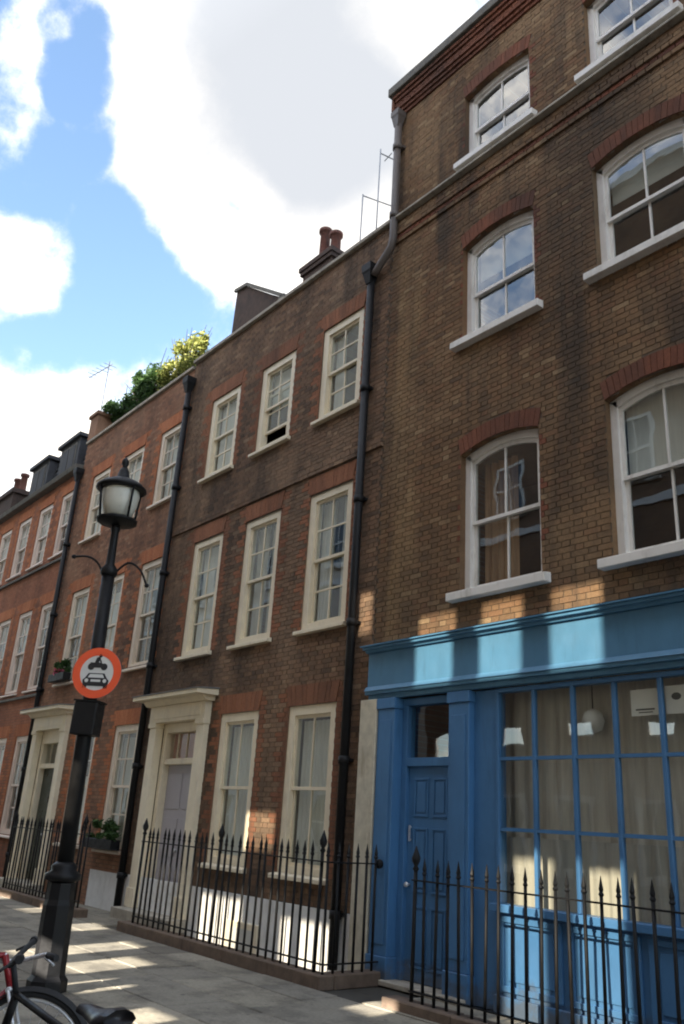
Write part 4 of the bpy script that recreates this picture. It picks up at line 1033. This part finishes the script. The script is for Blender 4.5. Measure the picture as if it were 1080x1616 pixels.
# sign, on the street side
sign = thing('road_sign', 'round red-ringed road sign showing black vehicles, fixed to the lamp post', 'road sign', (LX+0.14, LY-0.06, 3.0))
sign.rotation_euler = (0, 0, math.radians(44)); sign.rotation_mode = 'XYZ'
def disc(r0, r1, y0, y1, n=40):
    m = MB()
    for k in range(n):
        a, b = 2*math.pi*k/n, 2*math.pi*(k+1)/n
        if r0: m.prism([(r0*math.cos(a),r0*math.sin(a)), (r1*math.cos(a),r1*math.sin(a)), (r1*math.cos(b),r1*math.sin(b)), (r0*math.cos(b),r0*math.sin(b))], y0, y1)
    if not r0: m.prism([(r1*math.cos(2*math.pi*k/n), r1*math.sin(2*math.pi*k/n)) for k in range(n)], y0, y1)
    return m
disc(0, 0.268, -0.004, 0.004).build('back_plate', MT['aluminium'], sign)
disc(0, 0.188, -0.008, -0.0045).build('face', MT['signwhite'], sign)
disc(0.184, 0.267, -0.0125, -0.0085).build('red_ring', MT['signred'], sign)
m = MB()   # car seen from the front
ya, yb = -0.0125, -0.0086
m.prism([(-0.125,-0.128), (0.125,-0.128), (0.133,-0.072), (0.11,-0.05), (0.08,-0.004), (-0.08,-0.004), (-0.11,-0.05), (-0.133,-0.072)], ya, yb)
m.box(-0.125,-0.085,ya,yb,-0.15,-0.1255); m.box(0.085,0.125,ya,yb,-0.15,-0.1255)
# motorcycle and rider above it
def dsk(cx, cz, r, n=16): m.prism([(cx+r*math.cos(2*math.pi*k/n), cz+r*math.sin(2*math.pi*k/n)) for k in range(n)], ya, yb)
dsk(-0.066, 0.060, 0.034); dsk(0.066, 0.060, 0.034)
m.prism([(-0.045,0.050), (0.03,0.050), (0.052,0.085), (0.04,0.098), (-0.085,0.10), (-0.06,0.085)], ya-0.001, yb)
m.prism([(0.035,0.062), (0.047,0.062), (0.028,0.125), (0.016,0.125)], ya-0.0012, yb)
m.prism([(-0.035,0.098), (0.0,0.098), (0.022,0.138), (0.006,0.158), (-0.018,0.15)], ya-0.0015, yb); dsk(0.016, 0.166, 0.0165)
m.prism([(-0.02,0.07), (-0.006,0.066), (0.016,0.10), (-0.01,0.106)], ya-0.0018, yb)
m.v = [(x*1.08, y, z*1.08) for x, y, z in m.v]; m.build('vehicle_symbol', MT['signblack'], sign)
s = MB()
for cx in (-0.092, 0.092): s.prism([(cx+0.019*math.cos(2*math.pi*k/12), -0.077+0.019*math.sin(2*math.pi*k/12)) for k in range(12)], -0.0137, -0.0127)
s.prism([(-0.084,-0.048),(0.084,-0.048),(0.064,-0.014),(-0.064,-0.014)], -0.0137, -0.0127); s.box(-0.05,0.05,-0.0137,-0.0127,-0.088,-0.066)
s.v = [(x*1.08, y, z*1.08) for x, y, z in s.v]; s.build('symbol_cutout', MT['signwhite'], sign)
m = MB(); m.box(-0.03, 0.03, 0.005, 0.04, -0.12, -0.08); m.box(-0.03, 0.03, 0.005, 0.04, 0.08, 0.12); m.build('clip', MT['aluminium'], sign)
bx = thing('control_box', 'black metal box strapped to the lamp post just below the red sign', 'box', (LX+0.02, LY-0.03, 2.36))
bx.rotation_euler = (0, 0.02, math.radians(44))
m = MB(); m.box(-0.125, 0.125, -0.13, 0.10, 0, 0.34); m.build('case', BK, bx, 0.01)
m = MB(); m.box(-0.135, 0.135, -0.14, 0.11, 0.341, 0.355); m.build('lid', BK, bx)

# ================================================================== BICYCLES
def wheel(parent, c, ax, r=0.335, guard=None):
    """c centre, ax unit direction of travel in plan"""
    d = Vector((ax[0], ax[1], 0)).normalized(); up = Vector((0,0,1)); sd = d.cross(up)
    def ring(rad, tube, n=40, nm='tyre', mat='rubber', a0=0, a1=2*math.pi, flat=1.0):
        m = MB(); pts = [Vector(c)+(d*math.cos(a0+(a1-a0)*k/n)+up*math.sin(a0+(a1-a0)*k/n))*rad for k in range(n+1)]
        m.tube(pts, tube, 8); return m.build(nm, MT[mat], parent)
    ty = ring(r, 0.018)
    rim = ring(r-0.028, 0.009, nm='rim', mat='chrome'); rim.parent = ty
    m = MB()
    for k in range(24):
        a = 2*math.pi*k/24; e = Vector(c)+(d*math.cos(a)+up*math.sin(a))*(r-0.03); hub = Vector(c)+sd*(0.03 if k % 2 else -0.03)
        m.tube([hub, e], 0.0013, 4)
    m.tube([Vector(c)-sd*0.05, Vector(c)+sd*0.05], 0.018, 10)
    sp = m.build('spokes', MT['chrome'], ty)
    if guard:
        m = MB(); n = 24; a0, a1 = guard
        for k in range(n):
            ua, ub = a0+(a1-a0)*k/n, a0+(a1-a0)*(k+1)/n
            P = lambda a, s, q: Vector(c)+(d*math.cos(a)+up*math.sin(a))*(r+0.03+q)+sd*s
            m.quad(P(ua,-0.03,-0.012), P(ub,-0.03,-0.012), P(ub,0,0.008), P(ua,0,0.008)); m.quad(P(ua,0,0.008), P(ub,0,0.008), P(ub,0.03,-0.012), P(ua,0.03,-0.012))
        m.build('mudguard', MT['rubber'], parent)
    return ty
def bicycle(label, front, ax, framemat, barmat, base=1.02, bar_y=1.0, saddle_h=0.95, guard=True, turn=0.0, sweep=1.0):
    """front: ground point under the front hub; ax: unit vector from rear to front wheel"""
    t = thing('bicycle', label, 'bicycle', (front[0]-ax[0]*base/2, front[1]-ax[1]*base/2, 0))
    o = Vector((t.location.x, t.location.y, 0)); d = Vector((ax[0], ax[1], 0)).normalized(); sd = d.cross(Vector((0,0,1)))
    P = lambda a, z, s=0.0: d*a + Vector((0,0,z)) + sd*s
    rr, fr = P(-base/2, 0.345), P(base/2, 0.345)
    wheel(t, fr, ax, 0.335, (0.15, 2.6) if guard else None); wheel(t, rr, ax, 0.335, (0.5, 3.0) if guard else None)
    bb = P(-0.10, 0.28); st = P(-0.26, 0.78); hd = P(base/2-0.19, 0.86); hl = P(base/2-0.13, 0.70)
    m = MB()
    for (p, q, r_) in ((bb, st, 0.016), (st, hd, 0.015), (bb, hl, 0.018), (hl, hd, 0.019)): m.tube([p, q], r_, 8)
    for s in (-0.045, 0.045):
        m.tube([bb+sd*s*0.5, rr+sd*s], 0.009, 6); m.tube([st+sd*s*0.3, rr+sd*s], 0.008, 6)
    m.build('frame', MT[framemat], t)
    m = MB()
    for s in (-0.05, 0.05): m.tube([hl+sd*s*0.9, P(base/2-0.04, 0.45, s), fr+sd*s], 0.010, 6)
    m.tube([hl-sd*0.05, hl+sd*0.05], 0.014, 6); m.build('fork', MT[barmat if barmat != 'rubber' else framemat], t)
    m = MB(); top = P(base/2-0.22, bar_y); m.tube([hd, top], 0.013, 8)
    ct, sn = math.cos(turn), math.sin(turn); d, sd = d*ct+sd*sn, sd*ct-d*sn
    h = MB(); bars = [top + d*(-0.16*sweep)+sd*(-0.29)+Vector((0,0,0.05)), top+d*(-0.05*sweep)+sd*(-0.24)+Vector((0,0,0.05)), top+d*0.05+sd*(-0.1), top+d*0.05+sd*0.1, top+d*(-0.05*sweep)+sd*0.24+Vector((0,0,0.05)), top+d*(-0.16*sweep)+sd*0.29+Vector((0,0,0.05))]
    h.tube(bars, 0.012, 8); h.tube([hd, top+d*0.05], 0.013, 8); hb = h.build('handlebar', MT[barmat], t)
    for e in ((0, 1), (5, 4)):
        g_ = MB(); p, q = bars[e[0]], bars[e[1]]; g_.tube([p+(p-q)*0.1, p+(q-p)*0.75], 0.018, 8); g_.build('grip', MT['rubber'], hb)
        l_ = MB(); l_.tube([q+d*0.03-Vector((0,0,0.02)), p+d*0.07-Vector((0,0,0.045))], 0.006, 6); l_.build('brake_lever', MT[barmat], hb)
    d = Vector((ax[0], ax[1], 0)).normalized(); sd = d.cross(Vector((0,0,1)))
    m = MB(); sp = P(-0.30, saddle_h-0.05); m.tube([st, sp], 0.013, 8); m.build('seat_post', MT['chrome'], t)
    m = MB(); n = 10   # saddle: nose to tail sections
    prev = None
    secs = [(0.15,0.018,0.0,0.03), (0.08,0.03,0.005,0.045), (0.0,0.05,0.0,0.055), (-0.06,0.08,0.005,0.065), (-0.11,0.09,0.015,0.07), (-0.14,0.07,0.02,0.05)]
    base_i = 0
    for (a, hw, dz, th) in secs:
        c0 = sp + d*a + Vector((0,0,0.05+dz))
        for k in range(n):
            an = 2*math.pi*k/n; m.v.append(tuple(c0 + sd*hw*math.cos(an) + Vector((0,0,th*0.5*math.sin(an) - 0.25*abs(math.cos(an))*th))))
    for i in range(len(secs)-1):
        for k in range(n):
            k2 = (k+1) % n; m.f.append((i*n+k, i*n+k2, (i+1)*n+k2, (i+1)*n+k)); m.mi.append(0); m.smooth.append(True)
    m.f.append(tuple(range(n))); m.f.append(tuple((len(secs)-1)*n+k for k in reversed(range(n)))); m.mi += [0,0]; m.smooth += [True, True]
    m.build('saddle', MT['leather'], t)
    m = MB(); m.lathe([(0.09,-0.004),(0.09,0.004)], 20); ch = m.build('chainwheel', MT['chrome'], t); ch.location = bb+sd*0.05; ch.rotation_euler = (math.pi/2, 0, math.atan2(d.y, d.x))
    m = MB(); m.tube([bb+sd*0.07, bb+sd*0.07+d*0.12-Vector((0,0,0.12))], 0.009, 6); m.tube([bb-sd*0.07, bb-sd*0.07-d*0.12+Vector((0,0,0.12))], 0.009, 6); m.build('crank', MT['chrome'], t)
    return t
bicycle('red bicycle with silver handlebars leaning towards the foot of the lamp post', (-5.02, 2.06), (0.58, 0.81), 'redpaint', 'chrome', 1.02, 0.82, 0.93, True, math.radians(-105))
bicycle('black bicycle with a black saddle in the bottom left corner', (-4.26, 1.575), (-0.99, -0.10), 'black', 'rubber', 1.16, 0.99, 0.90, False, math.radians(-58), 0.0)

# ================================================================== PLANTS
def leaves(n, c, rad, size, seed, clumps=26):
    r = random.Random(seed); m = MB(); cl = []
    for _ in range(clumps):
        while True:
            p = Vector((r.uniform(-1,1), r.uniform(-1,1), r.uniform(-1,1)))
            if p.length < 1: break
        cl.append((Vector((p.x*rad[0]*0.9, p.y*rad[1]*0.85, p.z*rad[2]*0.85)), r.uniform(0.16, 0.42)))
    for _ in range(n):
        cc, cr = r.choice(cl)
        p = Vector((r.gauss(0,1), r.gauss(0,1), r.gauss(0,1))).normalized()*cr*(abs(r.gauss(0.55, 0.4)))
        q = Vector(c) + cc + Vector((p.x*rad[0]*0.8, p.y*rad[1]*0.9, p.z*rad[2]*0.8))
        a = Vector((r.gauss(0,1), r.gauss(0,1), r.gauss(0,0.6))).normalized(); b = a.cross(Vector((r.gauss(0,1), r.gauss(0,1), r.gauss(0,1)))).normalized()
        s = size*r.uniform(0.6, 1.3)
        m.quad(q-a*s, q+b*s*0.4, q+a*s, q-b*s*0.4)
    return m
def bush(name, label, cat, loc, rad, n, size, mat, seed, group=None):
    t = thing(name, label, cat, loc, group)
    leaves(n, (0,0,rad[2]*0.9), rad, size, seed).build('foliage', mat, t)
    m = MB(); r = random.Random(seed)
    for k in range(16):
        e = Vector((r.uniform(-rad[0],rad[0]), r.uniform(-0.25,0.25), rad[2]*r.uniform(1.2,2.0)))
        m.tube([(r.uniform(-0.4,0.4), 0, -0.1), (e.x*0.6, e.y*0.6, e.z*0.6), e], [0.025, 0.014, 0.005], 5)
    m.build('stem', MT['soil'], t)
    return t
RP = 11.15
bush('roof_bush', 'dark green bush at the left end of the roof parapet', 'bush', (-19.3, 7.75, RP), (1.05,0.40,0.55), 9000, 0.055, MT['leafdark'], 1, 'bushes along the roof parapet')
bush('roof_bush', 'taller dark green bush between the left bush and the yellow one', 'bush', (-17.95, 7.75, RP), (1.15,0.40,0.66), 9000, 0.055, MT['leafdark'], 2, 'bushes along the roof parapet')
bush('roof_bush', 'bright yellow green bush next to the dark bushes on the parapet', 'bush', (-16.35, 7.85, RP), (1.0,0.42,0.74), 9500, 0.05, MT['leafyellow'], 3, 'bushes along the roof parapet')
for (x, lab) in ((-18.6, 'long grey planter trough behind the parapet under the dark bushes'), (-16.25, 'short grey planter trough behind the parapet under the yellow bush')):
    t = thing('planter', lab, 'planter', (x, 7.80, RP-0.30)); w = 1.6 if x < -17 else 0.8
    m = MB(); m.box(-w, w, -0.1, 0.3, 0, 0.32); m.build('trough', MT['lead'], t, 0.01)
    m = MB(); m.box(-w+0.04, w-0.04, -0.06, 0.26, 0.321, 0.33); m.build('soil', MT['soil'], t)
def window_box(label, x, z, w, mat, seed, petals=0):
    t = thing('window_box', label, 'window box', (x, YF-0.16, z), 'planted window boxes')
    m = MB(); m.box(-w/2, w/2, -0.09, 0.09, 0, 0.17); m.build('trough', MT['black'], t, 0.006)
    leaves(2200, (0,0,0.30), (w*0.5,0.16,0.24), 0.05, seed, 12).build('foliage', mat, t)
    if petals: leaves(petals, (0,-0.03,0.30), (w*0.48,0.14,0.15), 0.03, seed+9, 10).build('petals', MT['petal'], t)
window_box('dark leafy window box on the ground floor sill right of the lamp post', -15.6, 1.0, 1.25, MT['leafdark'], 5)
window_box('window box with pink flowers on the first floor sill above the far doorway', -19.07, 4.35, 0.9, MT['leafdark'], 6, 350)

# ================================================================== AERIALS
def aerial(name, label, base, h, els):
    t = thing(name, label, 'aerial', base, 'rooftop aerials')
    m = MB(); m.tube([(0,0,-0.6),(0,0,h)], 0.014, 6); m.build('mast', MT['aluminium'], t)
    m = MB()
    for (p, q, r_) in els: m.tube([p, q], r_, 5)
    m.build('antenna', MT['aluminium'], t)
aerial('tv_aerial', 'tall thin mast with a small aerial beside the corner of the shop house', (-10.0, 8.3, 11.6), 2.56, [((0,0,2.46),(0.1,0.55,2.46),0.013), ((-0.1,0.2,2.46),(0.16,0.16,2.46),0.010), ((-0.05,0.45,2.46),(0.22,0.42,2.46),0.010)])
aerial('tv_aerial', 'short mast with a long side arm left of the tall mast', (-10.47, 8.3, 11.6), 1.75, [((0,0,1.72),(0.35,1.0,1.66),0.012)])
aerial('tv_aerial', 'spiky aerial standing behind the dark roof bushes', (-21.5, 7.95, 12.1), 1.95, [((-1.5,0,2.0),(0.25,0,1.75),0.013)] + [((-1.4+0.3*k,-0.2,1.99-0.043*k),(-1.4+0.3*k,0.2,1.99-0.043*k),0.008) for k in range(6)])
